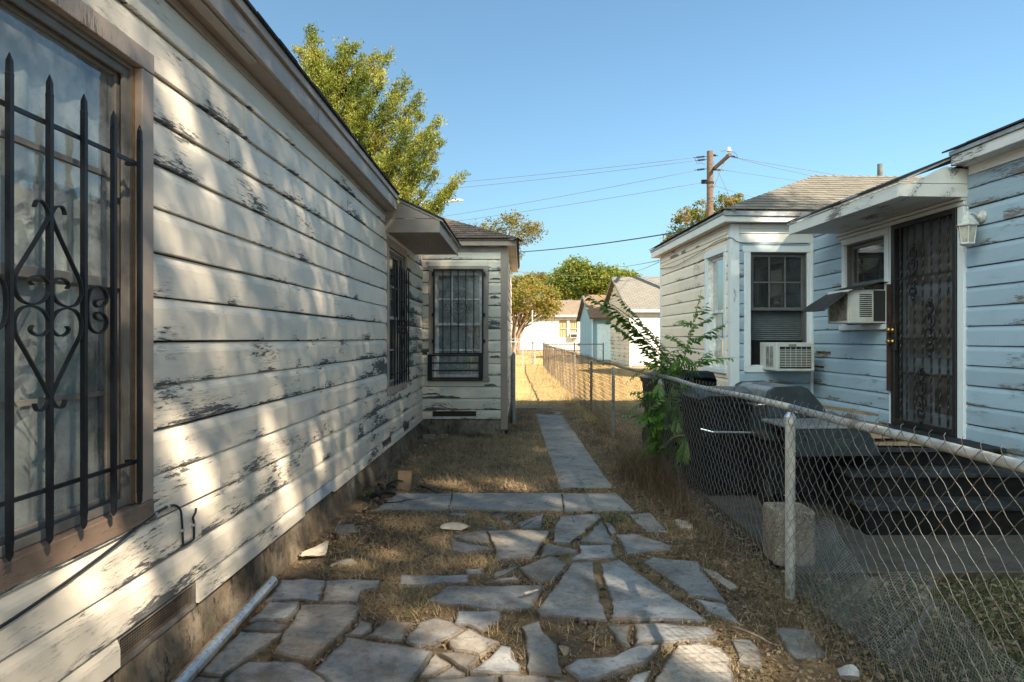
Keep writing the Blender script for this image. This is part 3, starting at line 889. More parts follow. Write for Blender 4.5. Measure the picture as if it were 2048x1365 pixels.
# ------------------------------------------------------------------ flagstone path (traced stone by stone, laid on the ground)
SA = [[(430,828),(530,690),(700,680),(828,690),(780,830),(600,820)],[(792,835),(824,700),(1000,685),(1190,690),(1180,735),(1060,770),(1035,838)],
 [(325,950),(450,835),(648,828),(645,885),(560,945)],[(270,1015),(390,955),(480,953),(580,985),(520,1028)],
 [(5,1305),(200,1090),(265,1025),(550,1035),(350,1185),(140,1320)],[(480,1170),(660,855),(1000,840),(1060,870),(1030,940),(880,1090),(720,1215)],
 [(155,1335),(310,1228),(640,1222),(880,1375),(900,1480),(150,1480)],[(750,1285),(960,1060),(1300,1110),(1530,1160),(1410,1340),(1300,1480),(980,1470)],
 [(965,1050),(1060,955),(1130,975),(1130,1010),(1060,1060)],[(1085,1062),(1150,1010),(1240,950),(1400,970),(1330,1090)],
 [(1350,1085),(1440,970),(1560,935),(1660,960),(1735,1010),(1590,1085),(1420,1130)],[(1632,1090),(1770,1010),(1973,1095),(1920,1130),(1840,1180),(1670,1150)],
 [(1575,1168),(1650,1158),(1835,1190),(1755,1280),(1700,1250)],[(1440,1325),(1550,1175),(1660,1245),(1530,1320)],[(1545,1328),(1668,1250),(1745,1300),(1738,1320),(1560,1332)],
 [(1300,720),(1320,655),(1780,660),(1775,700),(1500,722)],[(1740,655),(1760,615),(1870,640),(1850,660)],[(1620,260),(1680,245),(1770,255),(1740,275)],
 [(1480,1400),(1490,1338),(1960,1318),(1965,1440),(1500,1480)],[(-260,1440),(0,1318),(138,1335),(120,1480),(-200,1480)],
 [(1650,402),(1880,362),(1915,450),(1740,437)],[(1637,490),(1655,432),(1900,472),(1925,492),(1700,512)],
 [(1860,350),(1900,338),(1962,342),(1955,360)],[(880,330),(1020,318),(1040,380),(900,392)]]
SB = [[(245,367),(450,357),(660,367),(560,520),(540,547),(310,552)],[(465,350),(618,252),(600,345)],[(675,370),(690,330),(720,275),(860,262),(985,260),(1000,280),(890,370),(790,445),(680,440)],
 [(850,437),(1000,310),(1085,450),(1060,457)],[(1018,312),(1050,315),(1100,375),(1060,385)],[(1085,392),(1200,385),(1400,440),(1465,470),(1450,490),(1165,522)],
 [(1170,255),(1320,250),(1440,380),(1300,380),(1220,320)],[(850,515),(855,460),(1060,460),(1095,547),(820,562),(790,552)],[(590,540),(630,450),(845,490),(840,512),(680,522)],
 [(450,612),(660,530),(780,580),(690,690),(560,697)],[(290,640),(440,600),(470,590),(420,627),(290,682)],[(225,705),(330,677),(440,665),(460,692)],
 [(-155,830),(-20,732),(600,720),(615,740),(550,877),(330,887),(-5,852)],[(565,890),(810,577),(945,570),(1035,952),(590,925)],
 [(990,577),(1115,552),(1690,957),(1065,947),(1050,800)],[(1270,570),(1330,535),(1630,570),(1815,838),(1600,803)],[(1607,812),(1815,847),(1920,997),(1700,900)],
 [(1215,1115),(1205,985),(1400,975),(1720,1000),(1765,1050),(1640,1080),(1480,1095),(1290,1097)],[(1032,987),(1180,987),(1188,1125),(1130,1110)],
 [(470,1000),(580,960),(620,1040),(710,1120),(715,1180),(740,1310),(520,1300),(500,1130)],[(750,1265),(830,1210),(1100,1185),(1250,1120),(1390,1115),(1300,1225),(1100,1290),(850,1355)],
 [(1240,1500),(1500,1118),(1640,1097),(1780,1130),(1850,1200),(1870,1365),(1850,1500)],[(130,1290),(340,1120),(400,1130),(410,1180),(465,1250),(465,1300),(340,1302)],
 [(335,1312),(560,1312),(660,1335),(640,1440),(340,1440)],[(1860,1072),(1973,1080),(2050,1180),(2050,1280),(1900,1240)],
 [(25,975),(50,895),(330,890),(340,950),(320,970),(210,1030),(110,985)],[(1150,1400),(1210,1312),(1330,1282),(1290,1430)],
 [(680,1345),(820,1362),(760,1450),(670,1450)],[(345,295),(400,300),(410,325),(370,332)],[(250,262),(330,255),(385,262),(350,285),(290,285)],[(1640,600),(1760,640),(1900,740),(1850,760),(1700,660)],
 [(1480,290),(1560,300),(1610,350),(1500,352)],[(440,318),(520,290),(590,262),(600,275),(470,345)],[(100,620),(220,612),(225,655),(110,650)]]
SCC = [[(440,1120),(590,1130),(680,1240),(640,1265),(540,1270)]]
def stone_px():
    for p in SA: yield [(400 + x / 3.288, 950 + y / 3.288) for x, y in p]
    for p in SB: yield [(900 + x / 3.288, 950 + y / 3.288) for x, y in p]
    for p in SCC: yield [(1350 + x / 2.219, 750 + y / 2.219) for x, y in p]
fp = Thing('flagstone_path', None, None, (0, 4, 0), kind='structure')
STONES = []
def edged(par, name, pts, top, m, jit, step, th=.07, tilt=(0, 0), rim=1.0):
    """A slab with broken edges; the attribute edge marks the rim, where soil works its way over it."""
    c = sum(pts, Vector()) / len(pts)
    ring = []
    for a, b in zip(pts, pts[1:] + pts[:1]):
        L = (b - a).length; k = max(1, min(26, int(L / step)))
        nrm = Vector((-(b - a).y, (b - a).x, 0)).normalized()
        w_ = 0
        for i in range(k):
            w_ = w_ * .6 + R.uniform(-jit, jit * .8)
            p = a.lerp(b, i / k) + nrm * (w_ if i else 0)
            d = p - c; p.z = top + tilt[0] * d.x + tilt[1] * d.y
            ring.append(p)
    STONES.append(np.array([(p.x, p.y) for p in ring]))
    n = len(ring)
    def inset(e, dz=0.):
        o_ = [c + (p - c) * (1 - min(.8, e / max((p - c).length, .04))) for p in ring]
        for q, p in zip(o_, ring): q.z = p.z + dz
        return o_
    in2, in1 = inset(.045), inset(.006)
    mid = [p - Zv * R.uniform(.005, .010) for p in ring]
    bot = [c + (p - c) * R.uniform(.975, 1.0) - Zv * th + Zv * (p.z - c.z) for p in ring]
    mb = MB(); rings = [in2, in1, mid, bot]
    mb.add([q for r_ in rings for q in r_], [tuple(range(n))] + [(k*n + n + i, k*n + n + (i+1) % n, k*n + (i+1) % n, k*n + i) for k in range(3) for i in range(n)])
    o = P(par, name, mb, m)
    at = o.data.attributes.new('edge', 'FLOAT', 'POINT'); at.data.foreach_set('value', [0.0] * n + [rim] * (3 * n))
    return o
for px in stone_px():
    top = R.uniform(.010, .022) + (.016 if len(STONES) in (2, 5, 7, 12) else 0)
    edged(fp, 'flagstone', [G(u, v, top) for u, v in px], top, M['stone'], .009, .045, tilt=(R.uniform(-.014, .014), R.uniform(-.014, .014)))

# ------------------------------------------------------------------ concrete walk
cw = Thing('walkway', None, None, (.5, 6, 0), kind='structure')
def slab(pts, zt=.02, th=.09, name='slab', m='concrete', par=None):
    return edged(par or cw, name, [Vector((p[0], p[1], zt)) for p in pts], zt, M[m], .003, .06, th, rim=.72)
def gp(u, v): p = G(u, v, .02); return (p.x, p.y)
slab([gp(752,1019),(gp(795,987)[0], gp(795,987)[1]),gp(905,987),gp(897,1019.5)], .02)
slab([gp(898,1019.5),gp(906,987),gp(1122,987),gp(1127,1020)], .024)
slab([gp(1129,1020.5),gp(1124,987),gp(1234,987),gp(1268,1020.5)], .02)
edges = [6.70, 7.62, 8.55, 9.55, 10.6, 11.7, 12.7, 13.6, 14.4]
xl = lambda y: .385 - (y - 6.6) * .0195; xr = lambda y: xl(y) + .545
for i, (a, b) in enumerate(zip(edges, edges[1:])):
    z = .02 + R.uniform(-.002, .003)
    slab([(xl(a), a + .003), (xr(a), a + .003), (xr(b), b - .003), (xl(b), b - .003)], z)
pat = Thing('patio', None, None, (3, 6, 0), kind='structure')
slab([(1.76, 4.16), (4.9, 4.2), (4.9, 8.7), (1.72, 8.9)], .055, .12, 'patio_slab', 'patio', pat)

# ------------------------------------------------------------------ cream house (left)
XL = -1.616
lh = Thing('cream_house', 'cream clapboard house with peeling paint, taupe trim and barred windows', 'house', (XL, 4, 0))
Y0 = -1.5
fl = (Vector((XL, Y0, 0)), Y3, X3)
LW = 10.4 - Y0
v1 = (2.58 - Y0, 3.20 - Y0, .20, .365); v2 = (4.77 - Y0, 5.53 - Y0, .20, .3745)
v3 = (7.42 - Y0, 7.95 - Y0, .285, .365); v4 = (8.75 - Y0, 9.2 - Y0, .285, .365)
winA = (1.51 - Y0, 2.77 - Y0, .80, 2.745); winB = (7.66 - Y0, 8.88 - Y0, .895, 2.73)
ops = [winA, winB, v1, v2, v3, v4]
def lmat(a, z):
    y = a + Y0
    return M['cream_bad'] if (y > 8.9) or (y > 4.2 and .55 < z < 1.75 and R.random() < .5) or (z < .45 and R.random() < .15) or (1.2 < z < 1.6 and y > 2.7) else M['cream']
clap(lh, fl, LW, .25, 3.06, .1945, .18, ops, M['cream'], matf=lmat)
wallpanel(lh, fl, LW, .24, 3.2, [winA, winB, v1, v2], M['dark_gap'])
bo = (Vector((XL, 10.4, 0)), X3, -Y3)
BW = 1.352
winC = (.135, 1.057, .893, 2.698); hole = (.176, .872, .308, .392); rot = (.02, .62, .56, .64)
clap(lh, bo, BW - .08, .27, 3.03, .185, .232, [winC, hole], M['cream'], matf=lambda a, z: M['cream_bad'] if (a > 1.05 or a < .13 or z < .75) else M['cream'])
wallpanel(lh, bo, BW, .2, 3.2, [winC], M['dark_gap'])
sd = (Vector((XL + BW, 10.4, 0)), Y3, X3)
clap(lh, sd, 4.0, .27, 3.03, .185, .232, [], M['cream'])
wallpanel(lh, sd, 4.0, .2, 3.2, [], M['dark_gap'])
mb = MB(); mb.obox(bo, BW - .085, BW + .026, 0, .027, .10, 3.02)
P(lh, 'corner_board', mb, M['taupe'], bevel=.003)
mb = MB(); mb.obox(sd, .002, .09, 0, .025, .10, 3.02)
P(lh, 'corner_board', mb, M['taupe'], bevel=.003)
mb = MB(); mb.obox(bo, 0, BW - .086, .0, .026, 2.93, 3.018); P(lh, 'frieze_board', mb, M['taupe_h'])
# foundations, uneven stucco
def found(fr, L, z1, d, name='foundation'):
    mb = MB(); n = int(L / .18); vs_ = []
    for i in range(n + 1):
        for j, (z, dd) in enumerate(((-.1, .03), (.07, .028), (z1 * .6, .012), (z1, .0), (z1, -.1))):
            vs_.append(fr[0] + fr[1] * (L * i / n) + fr[2] * (d + dd + R.uniform(-.010, .012) * (j < 4)) + Zv * z)
    mb.add(vs_, [(i*5+j, (i+1)*5+j, (i+1)*5+j+1, i*5+j+1) for i in range(n) for j in range(4)])
    return P(lh, name, mb, M['found'], smooth=True)
found(fl, LW, .252, -.012); found(bo, BW - .02, .272, .0); found(sd, 4.0, .272, -.01)
# crawl-space vents
def vent(a0, a1, z0, z1, fr, cover=False):
    if cover:
        mb = MB(); mb.obox(fr, a0 + .01, a1 - .01, .004, .016, z0 + .05, z1 - .004)
        return P(lh, 'vent_cover', mb, M['white_trim'], label='grey painted board over a crawl space vent')
    fm = MB()
    fm.obox(fr, a0, a1, -.02, .006, z1 - .016, z1); fm.obox(fr, a0, a1, -.02, .01, z0, z0 + .018)
    fm.obox(fr, a0, a0 + .014, -.02, .008, z0 + .018, z1 - .016); fm.obox(fr, a1 - .014, a1, -.02, .008, z0 + .018, z1 - .016)
    v = P(lh, 'crawl_vent', fm, M['bare'])
    Aa = []; Bb = []
    for x in np.arange(a0 + .014, a1 - .014, .0115):
        Aa.append(fr[0] + fr[1]*x + Zv*z0 - fr[2]*.006); Bb.append(fr[0] + fr[1]*x + Zv*z1 - fr[2]*.006)
    for z in np.arange(z0 + .012, z1, .0115):
        Aa.append(fr[0] + fr[1]*a0 + Zv*z - fr[2]*.004); Bb.append(fr[0] + fr[1]*a1 + Zv*z - fr[2]*.004)
    V, Fc = seg_tubes(np.array([tuple(p) for p in Aa]), np.array([tuple(p) for p in Bb]), .0011, 4)
    mesh_np('screen', V, Fc, M['wire_rust'], v, kind='stuff')
    q = MB(); q.obox(fr, a0, a1, -.09, -.03, z0, z1); P(v, 'dark_recess', q, M['ac_dark'])
vent(v1[0], v1[1], .235, .362, fl); vent(v2[0], v2[1], .22, .37, fl, True); vent(v3[0], v3[1], .285, .365, fl); vent(v4[0], v4[1], .285, .365, fl)
q = MB(); q.obox(bo, hole[0], hole[1], -.09, -.05, hole[2], hole[3]); P(lh, 'dark_recess', q, M['ac_dark'])
for k in range(9):                                                    # splinters round the rotten boards of the bump-out
    x = R.uniform(.03, .9); z = .40 + R.uniform(-.012, .03); ln = R.uniform(.04, .16)
    mb = MB(); mb.obox(bo, x, x + ln, .018, .027 + R.uniform(0, .006), z, z + R.uniform(.006, .014)); P(lh, 'splinter', mb, M['scrap'])
for (a0, a1, z, h_) in ((.0, .62, .603, .05), (.02, .3, .66, .03), (1.0, 1.2, .80, .035), (1.09, 1.25, 2.2, .045), (1.09, 1.26, 1.78, .06), (1.09, 1.26, 1.25, .04), (1.10, 1.27, 2.5, .03), (.0, .1, 1.3, .06)):
    mb = MB(); n = 9; top = []; bt = []                               # bare strips where the board face has come away
    for i in range(n + 1):
        x = a0 + (a1 - a0) * i / n; e = min(i, n - i) / n * 2
        top.append(bo[0] + bo[1]*x + bo[2]*.0265 + Zv*(z + h_ * (.35 + .65 * min(1, e * 2)) * R.uniform(.55, 1)))
        bt.append(bo[0] + bo[1]*x + bo[2]*.0265 + Zv*(z - h_ * .2 * R.uniform(.0, 1)))
    mb.prism(bt + top[::-1], bo[2] * -.004); P(lh, 'bare_patch', mb, M['board_dark'])

# windows of the cream house
wA = window(lh, Vector((XL, 1.49, .78)), Y3, X3, 1.30, 1.985, cas=.085, upper=(1, 2), lower=(1, 2), wood=True, screen=True, glass='glass', ms='sash_grey', sill=False, mb_='taupe_rot')
grille(wA, Vector((XL, 0, 0)), Y3, X3, [2.105 + .165 * k for k in range(-3, 4)], .885, 2.405, (1.06, 2.25), 3, 1.655, d=.09)
wB = window(lh, Vector((XL, 7.64, .875)), Y3, X3, 1.26, 1.875, cas=.10, upper=(1, 2), lower=(1, 2), screen='dark', glass='glass_dark', sill=False)
grille(wB, Vector((XL, 0, 0)), Y3, X3, [8.27 + .155 * k for k in range(-3, 4)], .98, 2.46, (1.12, 2.30), 3, 1.70, d=.09)
wC = window(lh, Vector((XL + .12, 10.4, .878)), X3, -Y3, .952, 1.835, cas=.085, ms='sash_white', upper=(3, 2), lower=(1, 2), glass='glass')
fC = (Vector((XL + .12, 10.4, 0)), X3, -Y3)
mb = MB()
gd = .075
for (a0, a1, z0, z1) in ((.075, .10, 1.30, 2.66), (.85, .875, 1.30, 2.66), (.10, .85, 2.635, 2.66), (.10, .85, 1.30, 1.325)): mb.obox(fC, a0, a1, gd - .025, gd, z0, z1)
gC = P(lh, 'window_grille', mb, M['iron'])
for x in (.23, .355, .475, .595, .72):
    b = MB(); b.obox(fC, x - .0075, x + .0075, gd - .016, gd - .002, 1.325, 2.635); P(gC, 'bar', b, M['iron'])
for sz in (1, -1):
    for sx in (1, -1):
        for pts, kx, x0 in ((SC_MAIN, .0006, .475), (SC_SIDE, .0007, .475 + sx * .12)):
            qq = [fC[0] + X3 * (x0 + sx * x * kx) + fC[2] * (gd - .004) + Zv * (2.03 - (sz if pts is SC_MAIN else -sz) * (v - 445) * .00048) for x, v in pts]
            b = MB(); b.tube(crom(qq, 4), .004, flat=(.006, .012), out=fC[2]); P(gC, 'scroll', b, M['iron'])
for z in (1.9, 1.48, 2.55):                                          # hinges on both stiles
    for x in (.055, .875):
        b = MB(); b.obox(fC, x, x + .028, gd - .04, gd + .004, z, z + .06); P(gC, 'hinge', b, M['iron'])
mb = MB()                                                             # the basket of flat rails below
for z in (1.285, 1.165, 1.045, .925, ): mb.obox(fC, .02, .85, gd + .02, gd + .036, z - .011, z + .011)
mb.obox(fC, -.01, .06, gd + .002, gd + .019, .90, 1.30); mb.obox(fC, .80, .87, gd + .002, gd + .019, .90, 1.30)
mb.obox(fC, .0, .86, .03, gd + .03, .885, .905)
P(lh, 'lower_guard', mb, M['iron'])

# eaves of the cream house; the eave sags a little along its length
def sag(y): return 3.176 - .02 * y
def eave(name, x0, x1, ya, yb, lo, hi, m, bev=.003):
    mb = MB()
    mb.add([(x0,ya,sag(ya)+lo),(x1,ya,sag(ya)+lo),(x1,yb,sag(yb)+lo),(x0,yb,sag(yb)+lo),(x0,ya,sag(ya)+hi),(x1,ya,sag(ya)+hi),(x1,yb,sag(yb)+hi),(x0,yb,sag(yb)+hi)],
           [(0,3,2,1),(4,5,6,7),(0,1,5,4),(1,2,6,5),(2,3,7,6),(3,0,4,7)])
    return P(lh, name, mb, M[m], bevel=bev)
for ya, yb in ((-1.5, 2.2), (2.205, 4.62), (4.625, 7.5)):
    dz = R.uniform(-.006, .004)
    eave('fascia', -1.475, -1.45 + R.uniform(-.002, .002), ya, yb, dz, .118, 'taupe_h')
    eave('soffit', -1.61, -1.476, ya, yb, -.004, .012, 'taupe')
    eave('drip_board', -1.46, -1.428, ya, yb, .119, .172, 'taupe')
eave('bed_moulding', -1.612, -1.585, -1.5, 7.5, -.05, -.006, 'taupe_h')
eave('loose_soffit_strip', -1.53, -1.478, 1.6, 3.62, -.022, -.006, 'taupe_h')
for ya, yb in [(-1.5 + .31 * i, -1.5 + .31 * (i + 1) - .006) for i in range(29)]:
    eave('edge_shingle', -1.60, -1.412 + R.uniform(-.004, .006), ya, yb, .173, .188 + R.uniform(0, .004), 'shingle_dark', 0)
mb = MB()
mb.add([(-1.60, -1.6, 3.37), (-1.60, 10.2, 3.14), (-6.5, 10.2, 5.25), (-6.5, -1.6, 5.45)], [(0, 1, 2, 3)])
mb.add([(-6.5, -1.6, 5.45), (-6.5, 10.2, 5.25), (-12, 10.2, 3.0), (-12, -1.6, 3.1)], [(0, 1, 2, 3)])
rl = P(lh, 'roof', mb, M['shingle_brown'])
mb = MB(); mb.box((-12, -1.6, .0), (-11.8, 10.2, 3.1)); mb.box((-11.8, -1.6, 0), (XL - .11, -1.45, 3.1)); mb.box((-11.8, 10.3, 0), (XL - .11, 10.39, 3.1))
P(lh, 'wall', mb, M['cream'])
# the little roof over the side window
CY0, CY1, CXo = 7.55, 9.68, -.961
for k in range(8):
    xa = XL + .01 + (CXo - XL - .03) * k / 8; xb = XL + .01 + (CXo - XL - .03) * (k + 1) / 8 - .004
    mb = MB(); mb.box((xa, CY0 + .025, 2.80 + R.uniform(-.001, .002)), (xb, CY1 - .02, 2.815)); P(lh, 'soffit_plank', mb, M['taupe'])
mb = MB(); mb.box((CXo - .02, CY0 + .022, 2.785), (CXo, CY1, 2.90)); P(lh, 'fascia', mb, M['taupe_h'], bevel=.003)
mb = MB(); mb.box((XL, CY0, 2.785), (CXo + .001, CY0 + .02, 2.945)); P(lh, 'gable_board', mb, M['taupe'], bevel=.003)
mb = MB(); mb.prism([(XL, CY0 + .004, 2.95), (CXo - .06, CY0 + .004, 2.95), (-1.42, CY0 + .004, 3.13), (XL, CY0 + .004, 3.16)], (0, .016, 0)); P(lh, 'gable_board', mb, M['taupe'], bevel=.002)
for (x0, z0, x1, z1, t_, m_, yo) in ((-1.43, 3.145, -.925, 2.905, .024, 'taupe_h', -.01), (-1.43, 3.172, -.91, 2.926, .018, 'shingle_dark', -.03)):
    mb = MB(); mb.prism([(x0, CY0 + yo, z0), (x1, CY0 + yo, z1), (x1, CY0 + yo, z1 + t_), (x0, CY0 + yo, z0 + t_)], (0, CY1 - CY0 + .06, 0)); P(lh, 'canopy_roof', mb, M[m_])
# bump-out eave and hip roof
ex, ey = -.10, 10.25
mb = MB(); mb.box((XL - .1, ey, 3.02), (ex + .001, ey + .02, 3.105)); P(lh, 'fascia', mb, M['taupe'], bevel=.003)
mb = MB(); mb.box((ex - .02, ey + .021, 3.02), (ex, 14.45, 3.105)); P(lh, 'fascia', mb, M['taupe'], bevel=.003)
for (ya, yb) in ((ey + .022, 11.6), (11.603, 13.0), (13.003, 14.44)):
    mb = MB(); mb.box((XL + BW - .02, ya, 3.024), (ex - .022, yb, 3.036)); P(lh, 'soffit', mb, M['taupe_h'])
mb = MB(); mb.box((XL, ey + .022, 3.025), (XL + BW - .022, 10.41, 3.035)); P(lh, 'soffit', mb, M['taupe'])
mb = MB(); A_ = (ex + .03, ey - .03, 3.12); Bq = (ex + .03, 14.5, 3.12); K = (ex + .03 - 2.14, 12.36, 4.02); Cq = (-2.3, ey - .03, 3.12); D_ = (-2.3, 12.36, 4.02)
mb.add([A_, Bq, K, Cq, D_, (-2.3, 14.5, 3.12)], [(0, 2, 1), (3, 4, 2, 0), (1, 2, 4, 5)])
mb.box((-2.3, ey - .028, 3.107), (ex + .028, 14.5, 3.118))
P(lh, 'roof', mb, M['shingle_brown'])
sl_ = math.sqrt(1 + .42 ** 2); S1 = Vector((0, 1, .42)) / sl_; S2 = Vector((-1, 0, .42)) / sl_
shingles(lh, Vector((-1.78, ey - .035, 3.124)), X3, S1, 1.715, 2.2, [((1, 1 / sl_), 1.715)], M['shingle_brown'])
shingles(lh, Vector((ex + .035, ey - .035, 3.124)), Y3, S2, 4.2, 2.2, [((-1, 1 / sl_), 0), ((1, 1 / sl_), 4.2)], M['shingle_brown'], .142, .305)
def caps(th, a, b, m, wid=.12, step=.15, wv=None):
    a, b = Vector(a), Vector(b); L = (b - a).length; d = (b - a) / L
    sx = d.cross(Zv).normalized(); k = 0; x = 0
    while x < L:
        p = a + d * x; q = a + d * min(L, x + step + .03); mb = MB()
        dn = Zv * -.045
        vs_ = [p + Zv*.026, p + sx*wid + dn + Zv*.016, p - sx*wid + dn + Zv*.016, q + Zv*.016, q + sx*wid + dn + Zv*.006, q - sx*wid + dn + Zv*.006]
        vs_ += [v_ - Zv * .007 for v_ in vs_]
        mb.add(vs_, [(0,1,4,3),(0,3,5,2),(6,9,10,7),(6,8,11,9),(0,2,8,6),(0,6,7,1),(1,7,10,4),(2,5,11,8)])
        P(th, 'ridge_cap', mb, m); x += step
caps(lh, A_, K, M['shingle_brown'])
# cable along the wall, stapled
mb = MB()
cp = [(0.6, .62), (1.6, .665), (2.02, .68), (2.45, .735), (2.75, .79), (2.92, .80), (3.0, .765), (3.02, .70), (3.03, .60), (3.045, .585), (3.12, .585), (3.13, .60), (3.13, .665), (3.12, .69), (3.145, .71), (3.15, .73)]
mb.tube(crom([(XL + .034, y, z) for y, z in cp], 4), .0055, 6)
P(lh, 'cable', mb, M['cable'], smooth=True)
for y, z in ((2.80, .795), (2.9, .80), (3.022, .66), (3.128, .655)):
    b = MB(); b.box((XL + .02, y - .008, z - .006), (XL + .042, y + .008, z + .006)); P(lh, 'cable_clip', b, M['ac_white'])
# ------------------------------------------------------------------ white house (right); coordinates are (t, s, z)
rh = Thing('white_house', 'white clapboard house with rusty barred door, lantern and window air conditioners', 'house', (4.45, 8.74, 0), TH)
T1, S8 = 4.45, 8.74
fd = (Vector((T1, -2, 0)), Y3, -X3)
dO = (5.84 + 2, 6.985 + 2, .3, 2.86); wO = (7.03 + 2, 7.95 + 2, 1.68, 2.77)
rotR = (8.25 + 2, 8.62 + 2, 1.345, 1.385); rotR2 = (8.42 + 2, 8.735 + 2, 1.16, 1.185)
clap(rh, fd, S8 + 2, .40, 3.16, .182, .03, [dO, wO, rotR, rotR2], M['white'], seglen=3.0)
wallpanel(rh, fd, S8 + 2, .0, 3.2, [dO, wO], M['dark_gap'])
WT, WE = 3.307, 12.4
ff = (Vector((WT, S8, 0)), X3, -Y3)
wF = (3.48 - WT, 4.425 - WT, 1.11, 2.80)
clap(rh, ff, T1 - WT, .40, 3.14, .182, .03, [wF], M['white'])
wallpanel(rh, ff, T1 - WT, 0, 3.2, [wF], M['dark_gap'])
fs_ = (Vector((WT, S8, 0)), Y3, -X3)
wS = (.175, 1.04, 1.09, 2.83)
clap(rh, fs_, WE - S8, .35, 3.14, .196, .02, [wS], M['dusty'], seglen=3.2)
wallpanel(rh, fs_, WE - S8, 0, 3.2, [wS], M['dark_gap'])
mb = MB(); mb.obox(ff, -.026, .095, 0, .027, .3, 3.12); P(rh, 'corner_board', mb, M['white_trim'], bevel=.003)
mb = MB(); mb.obox(fs_, .001, .09, 0, .025, .3, 3.12); P(rh, 'corner_board', mb, M['white_trim'], bevel=.003)
mb = MB(); mb.obox(fs_, WE - S8 - .09, WE - S8 + .01, 0, .03, .3, 3.12); P(rh, 'corner_board', mb, M['white_trim'], bevel=.003)
mb = MB(); mb.obox(ff, T1 - WT - .06, T1 - WT - .024, 0, .05, .3, 2.86); P(rh, 'corner_board', mb, M['white_trim'], bevel=.003)
for z0, z1, d in ((2.865, 2.985, .028), (2.99, 3.05, .036), (3.055, 3.12, .028)):
    mb = MB(); mb.obox(ff, .096, T1 - WT, 0, d, z0, z1); P(rh, 'frieze_board', mb, M['white_h'], bevel=.004)
for z0, z1, d in ((2.93, 2.99, .030), (2.995, 3.04, .040), (3.045, 3.085, .030), (3.09, 3.12, .042)):
    mb = MB(); mb.obox(fs_, .092, WE - S8 - .092, 0, d, z0, z1); P(rh, 'frieze_board', mb, M['dusty'] if z0 < 3 else M['white_h'], bevel=.004)
mb = MB(); mb.box((T1 + .11, -2, 0), (11, -1.9, 3.2)); mb.box((10.9, -1.9, 0), (11, WE, 3.2)); mb.box((WT + .1, WE - .1, 0), (10.9, WE - .005, 3.2)); P(rh, 'wall', mb, M['white'])
mb = MB(); mb.obox(fd, 0, S8 + 2, -.1, .004, -.1, .41); mb.obox(ff, 0, T1 - WT - .005, -.1, .003, -.1, .41); mb.obox(fs_, 0, WE - S8, -.099, .003, -.1, .36); P(rh, 'foundation', mb, M['found'])
for k in range(14):
    s_ = R.uniform(8.2, 8.68); z = R.choice((1.345, 1.175)) + R.uniform(-.015, .03); ln = R.uniform(.04, .16)
    mb = MB(); mb.prism([(T1 - .022, s_, z), (T1 - .03, s_ + ln, z + R.uniform(-.02, .02)), (T1 - .024, s_ + ln * .9, z + .012), (T1 - .02, s_, z + .008)], (.006, 0, 0)); P(rh, 'splinter', mb, M['scrap'])

# windows
wFr = window(rh, Vector((3.467, S8, 1.09)), X3, -Y3, .973, 1.73, cas=.09, mc='white_trim', ms='screen_frame', glass='glass_dark', upper=(3, 2), sill=False, head=.02, lowpanel=(1.53, 2.0), inside='blind', depth=.06, head_w=.085, room=.4)
wSd = window(rh, Vector((WT, 8.9, 1.07)), Y3, -X3, .89, 1.78, cas=.085, mc='white_trim', ms='sash_white', glass='glass_mirror', upper=(1, 1), lower=(1, 2), inside='curtain', room=.4)
wDr = window(rh, Vector((T1, 7.01, 1.66)), Y3, -X3, .96, 1.13, cas=.075, mc='white_trim', ms='screen_frame', glass='glass_dark', upper=(1, 1), lower=(1, 1), inside='blind', sill=True)
for z0, z1, d in ((2.795, 2.835, .05), (2.84, 2.868, .075)):
    mb = MB(); mb.obox(fd, 5.83 + 2, 8.05 + 2, 0, d, z0, z1); P(rh, 'frieze_board', mb, M['white_h'], bevel=.004)
# a board that closes the front window round its air conditioner
q = MB(); q.obox(ff, .26, 1.02, -.075, -.062, 1.18, 1.535); P(rh, 'filler_board', q, M['black_wood'])

# security door
dz0, dz1, ds0, ds1 = .62, 2.79, 5.93, 6.93
mb = MB(); mb.obox(fd, ds1 + 2 + .005, ds1 + 2 + .055, 0, .04, .42, 2.79); P(rh, 'door_casing', mb, M['white_trim'], bevel=.003)
mb = MB(); mb.obox(fd, ds0 + 2 - .09, ds0 + 2 - .005, 0, .045, .42, 2.79); P(rh, 'door_casing', mb, M['white_trim'], bevel=.003)
mb = MB(); mb.obox(fd, ds0 + 2 + .02, ds1 + 2 - .02, -.12, -.07, .58, 2.8); ent = P(rh, 'entry_door', mb, plain('weathered_entry_door', (.26, .30, .34), .7, var=.25, sc_=4))
for z0, z1 in ((.8, 1.2), (1.35, 2.0), (2.12, 2.6)):
    for a0, a1 in ((.14, .46), (.54, .86)):
        q = MB(); q.obox(fd, ds0 + 2 + a0, ds0 + 2 + a1, -.0705, -.062, z0, z1); P(ent, 'door_panel', q, M['ac_fin'], bevel=.006)
q = MB(); q.obox(fd, ds0 + 2 - .02, ds1 + 2 + .02, -.12, .03, .54, .585); P(rh, 'door_sill', q, M['bare'])
mb = MB()
mb.obox(fd, ds0 + 2, ds0 + 2 + .05, .0, .055, dz0, dz1); mb.obox(fd, ds1 + 2 - .06, ds1 + 2, .0, .055, dz0, dz1)
mb.obox(fd, ds0 + 2 + .05, ds1 + 2 - .06, .0, .055, dz1 - .05, dz1); mb.obox(fd, ds0 + 2 + .05, ds1 + 2 - .06, .0, .055, dz0, dz0 + .06)
sdoor = P(rh, 'security_door', mb, M['iron_rust'], bevel=.004, label='black barred security door with mesh and scrollwork')
q = MB(); q.obox(fd, ds1 + 2 - .005, ds1 + 2 + .035, .045, .08, .98, 2.15); P(sdoor, 'latch_guard', q, plain('red_brown_rust', (.045, .022, .018), .6, var=.3, sc_=8))
